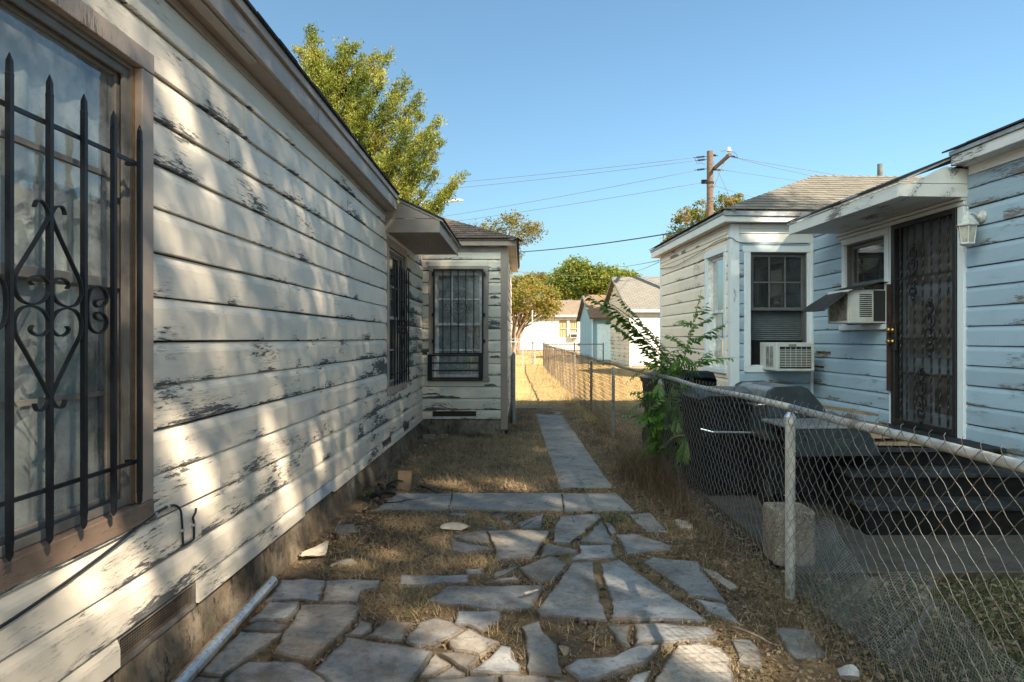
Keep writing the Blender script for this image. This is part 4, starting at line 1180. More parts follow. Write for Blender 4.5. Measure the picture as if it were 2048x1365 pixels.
q = MB(); q.obox(fd, ds1 + 2 - .10, ds1 + 2 - .015, .04, .066, 1.42, 1.72); lk = P(sdoor, 'lock_plate', q, M['iron_rust'], bevel=.003)
for z in (1.52, 1.645):
    q = MB(); q.lathe([(.028, 0), (.028, .012), (.016, .018), (.016, .03), (.027, .042), (.03, .055), (.02, .068), (.002, .07)], (T1 - .066, ds1 - .055, z), 14, (-1, 0, 0)); P(lk, 'knob', q, M['brass'], smooth=True)
bar_s = [ds0 + .13, ds0 + .25, ds0 + .37, ds0 + .50, ds0 + .63, ds0 + .75, ds0 + .86]
for i, s_ in enumerate(bar_s):
    q = MB(); vs_ = []; n = 60; a = .0095                             # square bars with a twist
    for k in range(n + 1):
        z = dz0 + .06 + (dz1 - dz0 - .11) * k / n; th_ = k * .55
        for j in range(4):
            g = th_ + j * math.pi / 2
            vs_.append((T1 - .034 + a * math.cos(g) * 1.2, s_ + a * math.sin(g) * 1.2, z))
    q.add(vs_, [(k*4+j, k*4+(j+1) % 4, (k+1)*4+(j+1) % 4, (k+1)*4+j) for k in range(n) for j in range(4)])
    P(sdoor, 'bar', q, M['iron_rust'])
for z in (1.18, 1.55, 2.2):
    q = MB(); q.obox(fd, ds0 + 2 + .05, ds1 + 2 - .06, .018, .03, z - .012, z + .012); P(sdoor, 'crossbar', q, M['iron_rust'])
def cscroll(s_, z, sx, sz, k):
    pts = [(0, .0), (.035, .012), (.058, .05), (.05, .09), (.022, .10), (.012, .08), (.028, .066)]
    q = MB(); q.tube(crom([(T1 - .05, s_ + sx * a * k, z + sz * b * k) for a, b in pts], 4), .004, flat=(.009, .014), out=(1, 0, 0)); P(sdoor, 'scroll', q, M['iron_rust'])
for (s_, zc) in ((bar_s[4], 2.24), (bar_s[2], 1.66), (bar_s[3], .98)):
    for sx in (1, -1):
        for sz in (1, -1):
            cscroll(s_, zc, sx, sz, 1.25); cscroll(s_, zc + sz * .15, sx, sz, .9)
    for dzz in (-.27, -.15, 0, .15, .27):
        q = MB(); q.lathe([(.004, -.03), (.018, -.012), (.02, 0), (.018, .012), (.004, .03)], (T1 - .05, s_, zc + dzz), 8); P(sdoor, 'collar', q, M['iron_rust'])
q0 = world_of((T1 - .012, ds0 + .05, 0)); q1 = world_of((T1 - .012, ds1 - .06, 0))
def local(V): # the mesh builders below work in world axes; bring them to the house's own
    return np.stack([(V[:, 0] + .05 * V[:, 1]) / NN, (V[:, 1] - .05 * V[:, 0]) / NN, V[:, 2]], 1)
V, Fc = chainlink(q0, q1, dz0 + .05, dz1 - .04, .030, .026, .0016, 4, False, 0)
mesh_np('door_mesh', local(V), Fc, M['iron_rust'], sdoor, kind='stuff')

# canopy over door and window
c0, c1, co = 5.82, 8.0, 3.77
for k in range(3):
    ta = co + .02 + (T1 - co - .02) * k / 3; tb = co + .02 + (T1 - co - .02) * (k + 1) / 3 - .003
    mb = MB(); mb.box((ta, c0 + .022, 2.875), (tb, c1 - .002, 2.888)); P(rh, 'soffit_plank', mb, M['white_h'])
mb = MB(); mb.box((co, c0 + .021, 2.862), (co + .022, c1 + .03, 2.985)); P(rh, 'fascia', mb, M['white_h'], bevel=.003)
mb = MB(); mb.box((co + .001, c0, 2.866), (T1 - .002, c0 + .02, 2.985)); P(rh, 'gable_board', mb, M['white_h'], bevel=.003)
mb = MB(); mb.prism([(co + .12, c0 + .003, 2.99), (T1 - .002, c0 + .003, 2.99), (T1 - .002, c0 + .003, 3.12), (4.22, c0 + .003, 3.15)], (0, .017, 0)); P(rh, 'gable_board', mb, M['white_h'], bevel=.002)
mb = MB(); mb.prism([(co - .012, c0 - .02, 2.987), (4.25, c0 - .02, 3.205), (4.25, c0 - .02, 3.225), (co - .012, c0 - .02, 3.007)], (0, c1 - c0 + .09, 0)); P(rh, 'canopy_roof', mb, M['white_h'])
for k in range(7):
    sa = c0 - .03 + (c1 - c0 + .10) * k / 7; sb = c0 - .03 + (c1 - c0 + .10) * (k + 1) / 7 - .005
    e = R.uniform(0, .004)
    mb = MB(); mb.prism([(co - .03, sa, 3.005 + e), (4.3, sa, 3.24), (4.3, sa, 3.252), (co - .03, sa, 3.022 + e)], (0, sb - sa, 0)); P(rh, 'edge_shingle', mb, M['tin'] if k in (2, 5) else M['shingle_dark'])
# main eave
for sa, sb in ((-2, 2.4), (2.404, 5.80)):
    mb = MB(); mb.box((4.25, sa, 3.14), (4.272, sb, 3.235)); P(rh, 'fascia', mb, M['white_h'], bevel=.003)
    mb = MB(); mb.box((4.274, sa, 3.145), (T1 - .0, sb, 3.157)); P(rh, 'soffit', mb, M['white_h'])
    mb = MB(); mb.box((4.232, sa, 3.237), (4.275, sb, 3.272)); P(rh, 'drip_edge', mb, M['tin'])
mb = MB(); mb.box((T1 - .035, -2, 3.06), (T1 - .0225, 5.79, 3.143)); P(rh, 'frieze_board', mb, M['white_h'])
s_ = -2.0
while s_ < 5.8:
    mb = MB(); e = R.uniform(0, .01); mb.prism([(4.215 + R.uniform(-.006, .006), s_, 3.274 + e), (4.7, s_, 3.43), (4.7, s_, 3.445), (4.215, s_, 3.29 + e)], (0, .31, 0)); P(rh, 'edge_shingle', mb, M['shingle_dark']); s_ += .315
mb = MB(); mb.add([(4.3, -2.2, 3.28), (4.3, 8.6, 3.25), (8.6, 8.6, 4.75), (8.6, -2.2, 4.75), (12, 8.6, 3.2), (12, -2.2, 3.2)], [(0, 1, 2, 3), (3, 2, 4, 5)]); P(rh, 'roof', mb, M['shingle_grey'])
# wing eave and hip roof
e0, e1, et = 8.585, 12.6, 3.152
mb = MB(); mb.box((et, e0, 3.125), (4.9, e0 + .022, 3.20)); P(rh, 'fascia', mb, M['white_h'], bevel=.003)
mb = MB(); mb.box((et - .02, e0 - .022, 3.205), (4.9, e0 + .01, 3.272)); P(rh, 'gutter_edge', mb, M['tin'])
for sa, sb in ((e0 + .023, 10.9), (10.904, e1)):
    mb = MB(); mb.box((et, sa, 3.125), (et + .022, sb, 3.235)); P(rh, 'fascia', mb, M['white_h'], bevel=.003)
mb = MB(); mb.box((et - .015, e0 + .01, 3.237), (et + .03, e1, 3.268)); P(rh, 'drip_edge', mb, M['tin'])
mb = MB(); mb.box((et + .023, e0 + .023, 3.128), (T1, S8 + .01, 3.138)); P(rh, 'soffit', mb, M['white_h'])
mb = MB(); mb.box((et + .023, S8 + .011, 3.128), (WT + .01, e1 - .002, 3.138)); P(rh, 'soffit', mb, M['dusty'])
apx = Vector((5.42, 10.59, 4.26)); rt = Vector((11.5, 10.59, 4.26))
A2 = Vector((et - .03, e0 - .03, 3.272)); B2 = Vector((et - .03, e1 + .03, 3.272))
mb = MB(); mb.add([A2, B2, apx, rt, (11.5, e0 - .03, 3.272), (11.5, e1 + .03, 3.272)], [(0, 2, 1), (0, 4, 3, 2), (1, 2, 3, 5)]); P(rh, 'roof', mb, M['shingle_grey'])
rise = .988; run = 10.59 - e0 + .03
lf = math.sqrt(run ** 2 + rise ** 2); SF = Vector((0, run, rise)) / lf
kx = (apx.x - A2.x) / lf
shingles(rh, A2 + Vector((0, -.004, .006)), X3, SF, 4.6, lf, [((-1, kx), 0)], M['shingle_grey'])
run2 = apx.x - A2.x; lf2 = math.sqrt(run2 ** 2 + rise ** 2); SL = Vector((run2, 0, rise)) / lf2
shingles(rh, A2 + Vector((-.004, 0, .006)), Y3, SL, e1 - e0 + .06, lf2, [((-1, (10.59 - A2.y) / lf2), 0), ((1, (10.59 - A2.y) / lf2), e1 - e0 + .06)], M['shingle_grey'])
caps(rh, A2 + Vector((.05, .05, .02)), apx, M['shingle_grey']); caps(rh, apx, apx + X3 * 2.6, M['shingle_grey'])
mb = MB(); mb.lathe([(.046, 0), (.046, .62), (.038, .62), (.038, .5)], (6.85, 11.1, 4.0), 14); P(rh, 'vent_pipe', mb, M['board_dark'], smooth=False)
# service wire stapled round the eave of the wing
mb = MB(); mb.tube(crom([(WT - .04, 12.35, 2.9), (WT - .045, 11.4, 2.83), (WT - .045, 10.6, 2.86), (WT - .05, 9.8, 2.9), (WT - .05, 9.2, 2.95), (WT - .03, 8.72, 2.93), (WT + .1, S8 - .045, 2.86), (WT + .5, S8 - .05, 2.84), (T1 - .1, S8 - .05, 2.855)], 5), .005, 5); P(rh, 'cable', mb, M['cable'])

# ------------------------------------------------------------------ lantern
def rhthing(name, label, cat, base, **k): return Thing(name, label, cat, base, TH, **k)
LS, LZ = 5.64, 2.62
ln = rhthing('wall_lantern', 'white six sided porch lantern on the clapboards right of the barred door', 'lantern', (T1 - .02, LS, LZ))
mb = MB(); mb.lathe([(.062, 0), (.062, .01), (.045, .022), (.02, .03), (.018, .05)], (T1 - .022, LS, LZ + .03), 14, (-1, 0, 0)); P(ln, 'mounting_plate', mb, M['lamp_white'], smooth=True)
mb = MB(); mb.tube(crom([(T1 - .06, LS, LZ + .03), (T1 - .11, LS, LZ + .06), (T1 - .155, LS, LZ + .05), (T1 - .16, LS, LZ + .01)], 4), .011, 8); P(ln, 'arm', mb, M['lamp_white'], smooth=True)
lc = (T1 - .16, LS, LZ)
mb = MB(); mb.lathe([(.02, .045), (.035, .03), (.075, -.02), (.092, -.045), (.092, -.055), (.075, -.055)], lc, 6); mb.lathe([(.004, .12), (.012, .10), (.006, .085), (.014, .065), (.022, .045)], lc, 10); P(ln, 'cap', mb, M['lamp_white'])
mb = MB()
for k in range(6):
    a = k * math.pi / 3; mb.tube([(lc[0] + .074 * math.cos(a), lc[1] + .074 * math.sin(a), LZ - .056), (lc[0] + .055 * math.cos(a), lc[1] + .055 * math.sin(a), LZ - .21)], .006, 4)
mb.lathe([(.058, -.205), (.062, -.21), (.062, -.22), (.03, -.235), (.01, -.24)], lc, 6); P(ln, 'cage', mb, M['lamp_white'])
for k in range(6):
    a, b = k * math.pi / 3, (k + 1) * math.pi / 3
    mb = MB(); mb.add([(lc[0] + r * math.cos(t_), lc[1] + r * math.sin(t_), LZ + z) for r, t_, z in ((.070, a, -.058), (.070, b, -.058), (.053, b, -.205), (.053, a, -.205))], [(0, 1, 2, 3)]); P(ln, 'pane', mb, M['lamp_glass'])

# ------------------------------------------------------------------ window air conditioners
ac = rhthing('air_conditioner', 'white window air conditioner with grille to the front below the dark six pane window', 'air conditioner', (4.0, 8.5, 1.12))
a0, a1, as0, as1, az0, az1 = 3.72, 4.22, 8.28, 8.80, 1.13, 1.50
mb = MB(); mb.box((a0, as0 + .02, az0), (a1, as1, az1)); P(ac, 'cabinet', mb, M['ac_white'], bevel=.008, seg=2)
mb = MB()
for (ta, tb, za, zb_) in ((a0 - .004, a0 + .045, az0, az1), (a1 - .03, a1 + .004, az0, az1), (a0 + .045, a1 - .03, az1 - .055, az1), (a0 + .045, a1 - .03, az0, az0 + .03)): mb.box((ta, as0 - .006, za), (tb, as0 + .019, zb_))
P(ac, 'front_frame', mb, M['ac_white'], bevel=.004)
mb = MB(); mb.box((a0 + .046, as0 + .012, az0 + .031), (a1 - .031, as0 + .0195, az1 - .056)); P(ac, 'coil', mb, M['ac_dark'])
for k in range(11):
    z = az0 + .055 + k * .0215; mb = MB(); mb.box((a0 + .046, as0 - .002, z), (a1 - .031, as0 + .008, z + .008)); P(ac, 'louver', mb, M['ac_white'])
for k in range(1, 6):
    x = a0 + .046 + (a1 - a0 - .077) * k / 6; mb = MB(); mb.box((x, as0 - .004, az0 + .05), (x + .006, as0 - .0025, az1 - .06)); P(ac, 'grille_rib', mb, M['ac_white'])
for k in range(2):
    mb = MB(); mb.box((a0 - .006, as0 + .09 + k * .12, az0 + .05), (a0 - .0005, as0 + .19 + k * .12, az1 - .05)); P(ac, 'side_vent', mb, M['ac_fin'], bevel=.003)
mb = MB(); mb.box((a0 + .16, as0 - .010, az1 - .06), (a0 + .26, as0 - .0065, az1 - .02)); P(ac, 'name_plate', mb, M['ac_fin'])
ad = rhthing('air_conditioner', 'dirty window air conditioner under a dark rubber flap beside the barred door', 'air conditioner', (4.2, 7.25, 1.72))
b0, b1, bs0, bs1, bz0, bz1 = 3.99, 4.50, 7.06, 7.50, 1.725, 2.10
mb = MB(); mb.box((b0 + .02, bs0, bz0), (b1, bs1, bz1)); P(ad, 'cabinet', mb, M['ac_white'], bevel=.006)
mb = MB()
for (sa, sb, za, zb_) in ((bs0 - .003, bs0 + .03, bz0, bz1), (bs1 - .03, bs1 + .003, bz0, bz1), (bs0 + .03, bs1 - .03, bz1 - .03, bz1), (bs0 + .03, bs1 - .03, bz0, bz0 + .03)): mb.box((b0, sa, za), (b0 + .019, sb, zb_))
P(ad, 'rear_frame', mb, M['ac_white'], bevel=.004)
mb = MB(); mb.box((b0 + .008, bs0 + .031, bz0 + .031), (b0 + .019, bs1 - .031, bz1 - .031)); P(ad, 'coil', mb, M['ac_fin'])
for k in range(26):
    mb = MB(); s1 = bs0 + .035 + (bs1 - bs0 - .07) * k / 26; mb.box((b0 + .002, s1, bz0 + .032), (b0 + .0075, s1 + .004, bz1 - .032)); P(ad, 'fin', mb, M['ac_fin'])
for k in range(12):
    z = bz0 + .07 + k * .022; mb = MB(); mb.box((b0 + .13, bs0 - .004, z), (b0 + .27, bs0 - .0005, z + .012)); P(ad, 'louver', mb, M['ac_dark'])
mb = MB(); mb.box((b0 + .29, bs0 - .003, bz0 + .02), (b1 - .02, bs0 - .0005, bz1 - .01)); P(ad, 'side_panel', mb, M['ac_dark'])
fl_ = rhthing('rubber_flap', 'curled black rubber sheet laid over the air conditioner beside the barred door', 'flap', (4.1, 7.3, 2.1))
mb = MB(); n = 14; vs_ = []
for i in range(n + 1):
    x = 4.44 - .74 * i / n; z = 2.115 + .05 * math.sin(i * .28) - .0011 * i * i + (.06 * (1 - i / 4) if i < 4 else 0)
    for s_ in (7.0, 7.2, 7.56): vs_.append((x, s_ + .02 * math.sin(i), z + .01 * math.sin(i * .7 + s_ * 9)))
mb.add(vs_ + [Vector(v_) + Zv * .006 for v_ in vs_], [(i*3+j, i*3+j+1, (i+1)*3+j+1, (i+1)*3+j) for i in range(n) for j in range(2)] + [((n+1)*3+i*3+j, (n+1)*3+(i+1)*3+j, (n+1)*3+(i+1)*3+j+1, (n+1)*3+i*3+j+1) for i in range(n) for j in range(2)] + [(i*3, (i+1)*3, (n+1)*3+(i+1)*3, (n+1)*3+i*3) for i in range(n)])
P(fl_, 'sheet', mb, M['rubber'], smooth=True)

# ------------------------------------------------------------------ steps and things on them
st = Thing('porch_steps', 'black painted wooden steps leading up to the barred door', 'steps', (3.5, 5.3, .055))
for k, (y0, y1, z0, z1, xl_) in enumerate(((4.93, 5.24, .055, .28, 2.62), (5.24, 5.56, .055, .466, 2.66), (5.56, 7.2, .055, .615, 2.92))):
    mb = MB(); mb.box((xl_, y0 + .02, z0), (4.12, y1, z1 - .035)); P(st, 'riser', mb, M['black_wood'])
    for j in range(2 if k < 2 else 8):
        d = (y1 - y0 + .02) / (2 if k < 2 else 8)
        mb = MB(); mb.box((xl_ - .03, y0 - .02 + j * d, z1 - .034), (4.13, y0 - .02 + (j + 1) * d - .006, z1 + R.uniform(-.002, .002))); P(st, 'tread_board', mb, M['tread'], bevel=.004)
cbx = Thing('cardboard', 'flattened brown cardboard lying on the porch steps by the barred door', 'cardboard', (3.3, 5.9, .62))
for (pts, z) in (([(2.97, 5.62), (3.62, 5.58), (3.7, 5.95), (3.05, 6.05)], .628), ([(3.0, 5.72), (3.5, 5.75), (3.42, 6.1), (2.95, 6.0)], .66)):
    mb = MB(); mb.prism([(x, y, z + .09 * (y - 5.6) * (1 if z > .64 else .3)) for x, y in pts], (0, 0, .006)); P(cbx, 'sheet', mb, M['cardboard'])
scr = Thing('scrap_lumber', 'splintered brown boards piled behind the black grill', 'lumber', (3.1, 6.5, .6))
for (a, b, w_, z) in (((2.85, 6.45, .80), (3.45, 6.25, .70), .16, 0), ((2.95, 6.6, .86), (3.40, 6.35, .80), .12, .0), ((3.05, 6.5, .79), (3.55, 6.5, .66), .10, .0)):
    a, b = Vector(a), Vector(b); d = (b - a).normalized(); sx = Vector((-d.y, d.x, 0)).normalized()
    mb = MB(); mb.prism([a, a + d * .1 - sx * w_ * .1, b - sx * w_ * .05, b + d * .07 + sx * w_ * .4, b + sx * w_, a + d * .05 + sx * w_ * 1.1, a + sx * w_ * .6 - d * .06], (0, 0, .02)); P(scr, 'board', mb, M['scrap'])
mb = MB(); mb.box((2.95, 6.3, .615), (3.5, 6.75, .66)); P(scr, 'board', mb, M['scrap'])

# ------------------------------------------------------------------ gas grill beside the steps
gt = 0.06
gr_ = Thing('gas_grill', 'black gas grill with stainless hood standing between fence and porch steps', 'grill', (2.5, 6.1, .055), gt)
def gl(p): return Vector(p)
hx0, hx1, hy0, hy1 = 2.52, 3.06, 5.62, 6.42                         # local axes turned a little
hp = [(hx0, .86), (hx0 - .005, 1.02), (hx0 + .02, 1.085), (hx0 + .075, 1.115), (hx0 + .30, 1.122), (hx0 + .36, 1.10), (hx1 - .03, .93), (hx1, .86)]
mb = MB(); mb.prism([(x, hy0 + .05, z) for x, z in hp], (0, hy1 - hy0 - .1, 0)); P(gr_, 'hood', mb, M['stainless'], bevel=.006, seg=2)
for ya, yb in ((hy0, hy0 + .049), (hy1 - .049, hy1)):
    mb = MB(); mb.prism([(x + (.006 if x > 2.7 else -.006), ya, z + (.006 if z > .9 else -.01)) for x, z in hp], (0, yb - ya, 0)); P(gr_, 'end_cap', mb, M['grill_black'], bevel=.006, seg=2)
mb = MB(); mb.tube([(hx0 - .055, hy0 + .12, .95), (hx0 - .055, hy1 - .12, .95)], .012, 8); mb.tube([(hx0, hy0 + .15, .95), (hx0 - .055, hy0 + .15, .95)], .008, 6); mb.tube([(hx0, hy1 - .15, .95), (hx0 - .055, hy1 - .15, .95)], .008, 6); P(gr_, 'handle', mb, M['stainless'])
mb = MB(); mb.box((hx0 - .02, hy0 + .01, .64), (hx1, hy1 - .01, .858)); P(gr_, 'firebox', mb, M['grill_black'], bevel=.01)
mb = MB(); mb.box((hx0 + .02, hy0 + .03, .16), (hx1 - .02, hy1 - .03, .638)); P(gr_, 'cabinet', mb, M['black_plastic'], bevel=.006)
mb = MB(); mb.box((2.45, 5.08, .822), (3.12, hy0 - .006, .845)); P(gr_, 'side_shelf', mb, M['grill_grey'], bevel=.005)
mb = MB(); mb.prism([(2.45, 5.085, .819), (3.11, 5.085, .819), (3.21, 5.085, .60), (2.50, 5.085, .60)], (0, .03, 0)); P(gr_, 'shelf_apron', mb, M['grill_black'], bevel=.004)
mb = MB(); mb.prism([(3.08, 5.116, .819), (3.11, 5.116, .819), (3.21, 5.116, .60), (3.18, 5.116, .60)], (0, hy0 - 5.13, 0)); P(gr_, 'shelf_apron', mb, M['grill_black'])
mb = MB(); mb.box((2.82, 5.078, .66), (2.96, 5.0845, .74)); P(gr_, 'badge', mb, plain('dull_green_plate', (.03, .05, .045), .4))
for x, y in ((hx0 + .05, hy0 + .06), (hx1 - .05, hy0 + .06), (hx0 + .05, hy1 - .06), (hx1 - .05, hy1 - .06)):
    mb = MB(); mb.box((x - .02, y - .02, .10), (x + .02, y + .02, .64)); P(gr_, 'leg', mb, M['black_plastic'])
for x in (hx0 - .0, hx1 - .02):
    mb = MB(); mb.lathe([(.03, -.028), (.105, -.026), (.115, -.015), (.115, .015), (.105, .026), (.03, .028)], (x, hy0 + .06, .172), 20, (1, 0, 0)); P(gr_, 'wheel', mb, M['rubber'], smooth=False)

# ------------------------------------------------------------------ wheeled bins behind the fence
def bin_(label, x, y, rot, hgt=1.06, wd=.58, dp=.66, lid='bin_lid', open_=0):
    c, s_ = math.cos(-rot), math.sin(-rot)
    bx, by = x * c - y * s_, x * s_ + y * c
    b = Thing('wheelie_bin', label, 'bin', (bx, by, .04), rot, group='wheeled rubbish bins behind the fence')
    w2, d2 = wd / 2, dp / 2; z0 = .08
    def ring(k, z): return [(bx - w2*k, by - d2*k, z), (bx + w2*k, by - d2*k, z), (bx + w2*k, by + d2*k, z), (bx - w2*k, by + d2*k, z)]
    mb = MB(); lv = [(.78, z0), (.90, .62), (.92, .635), (.91, .65), (.97, hgt - .16), (1.04, hgt - .155), (1.04, hgt - .10)]
    vs_ = [p for k, z in lv for p in ring(k, z)]; n = len(lv)
    mb.add(vs_, [(i*4+j, i*4+(j+1) % 4, (i+1)*4+(j+1) % 4, (i+1)*4+j) for i in range(n - 1) for j in range(4)] + [(3, 2, 1, 0), tuple(range(n*4-4, n*4))])
    P(b, 'body', mb, M['black_plastic'], bevel=.03, seg=3, smooth=True)
    mb = MB(); n = 9; vs_ = []
    for i in range(n):
        t_ = i / (n - 1); yy = by - d2 * 1.08 + dp * 1.14 * t_; hz = hgt - .095 + .10 * math.sin(math.pi * min(1, t_ * 1.15 + .06)) ** .7
        vs_ += [(bx - w2 * 1.08, yy, hgt - .10), (bx - w2 * 1.0, yy, hz - .02), (bx - w2 * .8, yy, hz), (bx + w2 * .8, yy, hz), (bx + w2 * 1.0, yy, hz - .02), (bx + w2 * 1.08, yy, hgt - .10)]
    mb.add(vs_, [(i*6+j, i*6+j+1, (i+1)*6+j+1, (i+1)*6+j) for i in range(n - 1) for j in range(5)] + [(0, 1, 2, 3, 4, 5), tuple(range(n*6-1, n*6-7, -1))])
    P(b, 'lid', mb, M[lid], smooth=True)
    mb = MB(); mb.tube([(bx - w2 * .8, by + d2 * 1.04, hgt - .15), (bx - w2 * .8, by + d2 * 1.25, hgt - .12), (bx + w2 * .8, by + d2 * 1.25, hgt - .12), (bx + w2 * .8, by + d2 * 1.04, hgt - .15)], .016, 8); P(b, 'handle', mb, M['black_plastic'])
    mb = MB(); mb.tube([(bx - w2 * .98, by - d2 * .86, .70), (bx - w2 * .7, by - d2 * 1.02, .68), (bx + w2 * .7, by - d2 * 1.02, .67), (bx + w2 * .9, by - d2 * .98, .66)], .009, 8); P(b, 'lift_bar', mb, M['steel'])
    for sx in (-1, 1):
        mb = MB(); mb.lathe([(.03, -.025), (.12, -.024), (.13, -.012), (.13, .012), (.12, .024), (.03, .025)], (bx + sx * w2 * .8, by + d2 * .8, .17), 18, (1, 0, 0)); P(b, 'wheel', mb, M['rubber'])
    return b
bin_('black wheeled bin with a dusty domed lid, hard against the fence before the grill', 1.98, 6.45, .05, 1.08, .64, .72)
bin_('tall black bin half hidden behind the leafy sapling', 1.96, 7.75, -.15, 1.17, .58, .6, 'black_plastic')
bin_('dark grey bin seen through the fence left of the leafy sapling', 2.05, 9.1, .2, 1.10, .58, .62)

# pebble-faced block by the fence post
pbk = Thing('concrete_planter', 'square pebble faced concrete block standing behind the near fence post', 'planter', (1.80, 4.42, .055))
def rr(cx, cy, w2, d2, rad, z, n=4):
    o_ = []
    for (sx, sy, a0) in ((1, 1, 0), (-1, 1, 90), (-1, -1, 180), (1, -1, 270)):
        for k in range(n + 1):
            a = math.radians(a0 + 90 * k / n); o_.append((cx + sx * (w2 - rad) + rad * math.cos(a), cy + sy * (d2 - rad) + rad * math.sin(a), z))
    return o_
lv = [(.128, .055), (.134, .07), (.136, .25), (.134, .40), (.126, .414), (.10, .416), (.096, .39)]
vs_ = [p for k, z in lv for p in rr(1.80 + R.uniform(-.002, .002), 4.40 + R.uniform(-.002, .002), k, k, .035, z)]; m = 20
mb = MB(); mb.add(vs_, [(i*m+j, i*m+(j+1) % m, (i+1)*m+(j+1) % m, (i+1)*m+j) for i in range(len(lv) - 1) for j in range(m)] + [tuple(range((len(lv)-1)*m, len(lv)*m))]); P(pbk, 'block', mb, M['aggregate'], smooth=False)
# ------------------------------------------------------------------ chain-link fence along the walk
def fx(y): return 1.65 - .0235 * y if y < 24 else max(1.04, 1.086 - .02 * (y - 24))
posts = [.7, 3.86, 7.1, 10.3, 13.0, 16.2, 19.4, 22.6, 25.8, 29.0, 32.0]
fe = Thing('chain_link_fence', 'long chain link fence with pale top rail running beside the narrow walk', 'fence', (fx(10), 10, 0))
RH_ = 1.145
for i, y in enumerate(posts):
    g = gz(fx(y), y); x = fx(y) + .03
    mb = MB(); r = .026 if y > 10 else .029
    mb.lathe([(r, -.05), (r, RH_ - .055 + R.uniform(-.008, .008))], (x, y, g), 12)
    po = P(fe, 'post', mb, M['rail'] if y < 12 else M['rail_rust'], smooth=False)
    mb = MB(); mb.lathe([(r + .006, RH_ - .10), (r + .006, RH_ - .058), (r * .9, RH_ - .045), (r * .5, RH_ - .03)], (x, y, g), 12); P(po, 'post_cap', mb, M['steel'])
    if y < 14:
        for z in (.3, .62, .9):
            mb = MB(); mb.tube([(x - .036, y + .01, g + z), (x + .036, y, g + z - .02)], .0022, 4); P(po, 'tie_wire', mb, M['steel'])
for i, (a, b) in enumerate(zip([-.6] + posts, posts)):
    mb = MB(); n = 5
    pts = []
    for k in range(n + 1):
        y = a + (b - a) * k / n
        pts.append((fx(y) + .03 + .006 * math.sin(y * 2), y, gz(0, y) + RH_ + .006 * math.sin(y * 3.1) - (.012 * math.sin(math.pi * k / n))))
    mb.tube(pts, .0205, 10); P(fe, 'top_rail', mb, M['rail'] if a < 7 else M['rail_rust'], smooth=True)
    g = gz(0, (a + b) / 2); y0 = max(a, 1.2)
    V, Fc = chainlink((fx(y0), y0), (fx(b), b), g - .0 + .02, g + RH_ + .018, .092, .09, .0018 if b < 11 else .0024, 4 if b < 11 else 3, True, .008)
    mesh_np('chain_link_mesh', V, Fc, M['wire'] if b < 8 else M['wire_rust'], fe, kind='stuff')
# fences across the far end
def crossfence(name, label, x0, x1, y, h, xp, rail, mat='rail', D=.085, ends=None):
    f = Thing(name, label, 'fence', ((x0 + x1) / 2, y, gz(0, y)))
    g = gz(0, y)
    for x in xp:
        mb = MB(); mb.lathe([(.03, -.05), (.03, h + .05), (.012, h + .08)], (x, y, g), 8); P(f, 'post', mb, M[mat])
    mb = MB(); mb.tube([(x0, y, g + h), (x1, y, g + h)], .022, 8); P(f, 'top_rail', mb, M[rail])
    V, Fc = chainlink((x0, y), (x1, y), g + .03, g + h, D, .09, .0024, 3, False)
    mesh_np('chain_link_mesh', V, Fc, M['wire'], f, kind='stuff')
    return f
crossfence('yard_fence', 'low chain link cross fence passing in front of the vase shaped tree', -6.5, .62, 33.0, 1.19, [-6.5, -3.2, .0, .62], 'rail')
crossfence('yard_fence', 'chain link fence joining the walk fence to the weathered garage', 1.02, 4.05, 32.6, 1.09, [1.06, 2.6, 4.05], 'iron', 'iron')
crossfence('yard_fence', 'farthest chain link fence with rusty rail beside the blue shed', -3.0, 4.4, 45.0, 1.16, [-3, -.5, 1.5, 4.4], 'rail_rust')
gp_ = Thing('gate_post', 'tall pale gate post at the far end of the walk', 'post', (.62, 32.6, gz(0, 33)))
mb = MB(); mb.lathe([(.04, -.05), (.04, 2.75), (.015, 2.8)], (.50, 33.1, gz(0, 33)), 10); P(gp_, 'shaft', mb, M['rail'])
mb = MB(); mb.tube([(.54, 33.1, gz(0, 33) + .35), (.62, 33.1, gz(0, 33) + .35), (.62, 33.1, gz(0, 33) + 1.15), (.54, 33.1, gz(0, 33) + 1.15)], .015, 6); P(gp_, 'hinge_frame', mb, M['rail'])
# gate folded back against the bump-out corner
gg = Thing('chain_link_gate', 'pale chain link gate swung open beside the corner of the cream house', 'gate', (-.22, 12.6, .02))
gx0, gx1, gy0, gy1 = -.175, -.215, 11.6, 12.75
mb = MB(); mb.tube([(gx0, gy0, .06), (gx0, gy0, 1.2), (gx1, gy1, 1.2), (gx1, gy1, .06), (gx0, gy0, .06)], .021, 8); P(gg, 'gate_frame', mb, M['rail'], smooth=True)
mb = MB(); mb.lathe([(.03, -.04), (.03, 1.25), (.01, 1.29)], (gx0 + .02, gy0 - .09, .02), 10); P(gg, 'post', mb, M['rail'])
V, Fc = chainlink((gx0, gy0), (gx1, gy1), .06, 1.22, .072, .078, .0021, 3); mesh_np('chain_link_mesh', V, Fc, M['rail'], gg, kind='stuff')

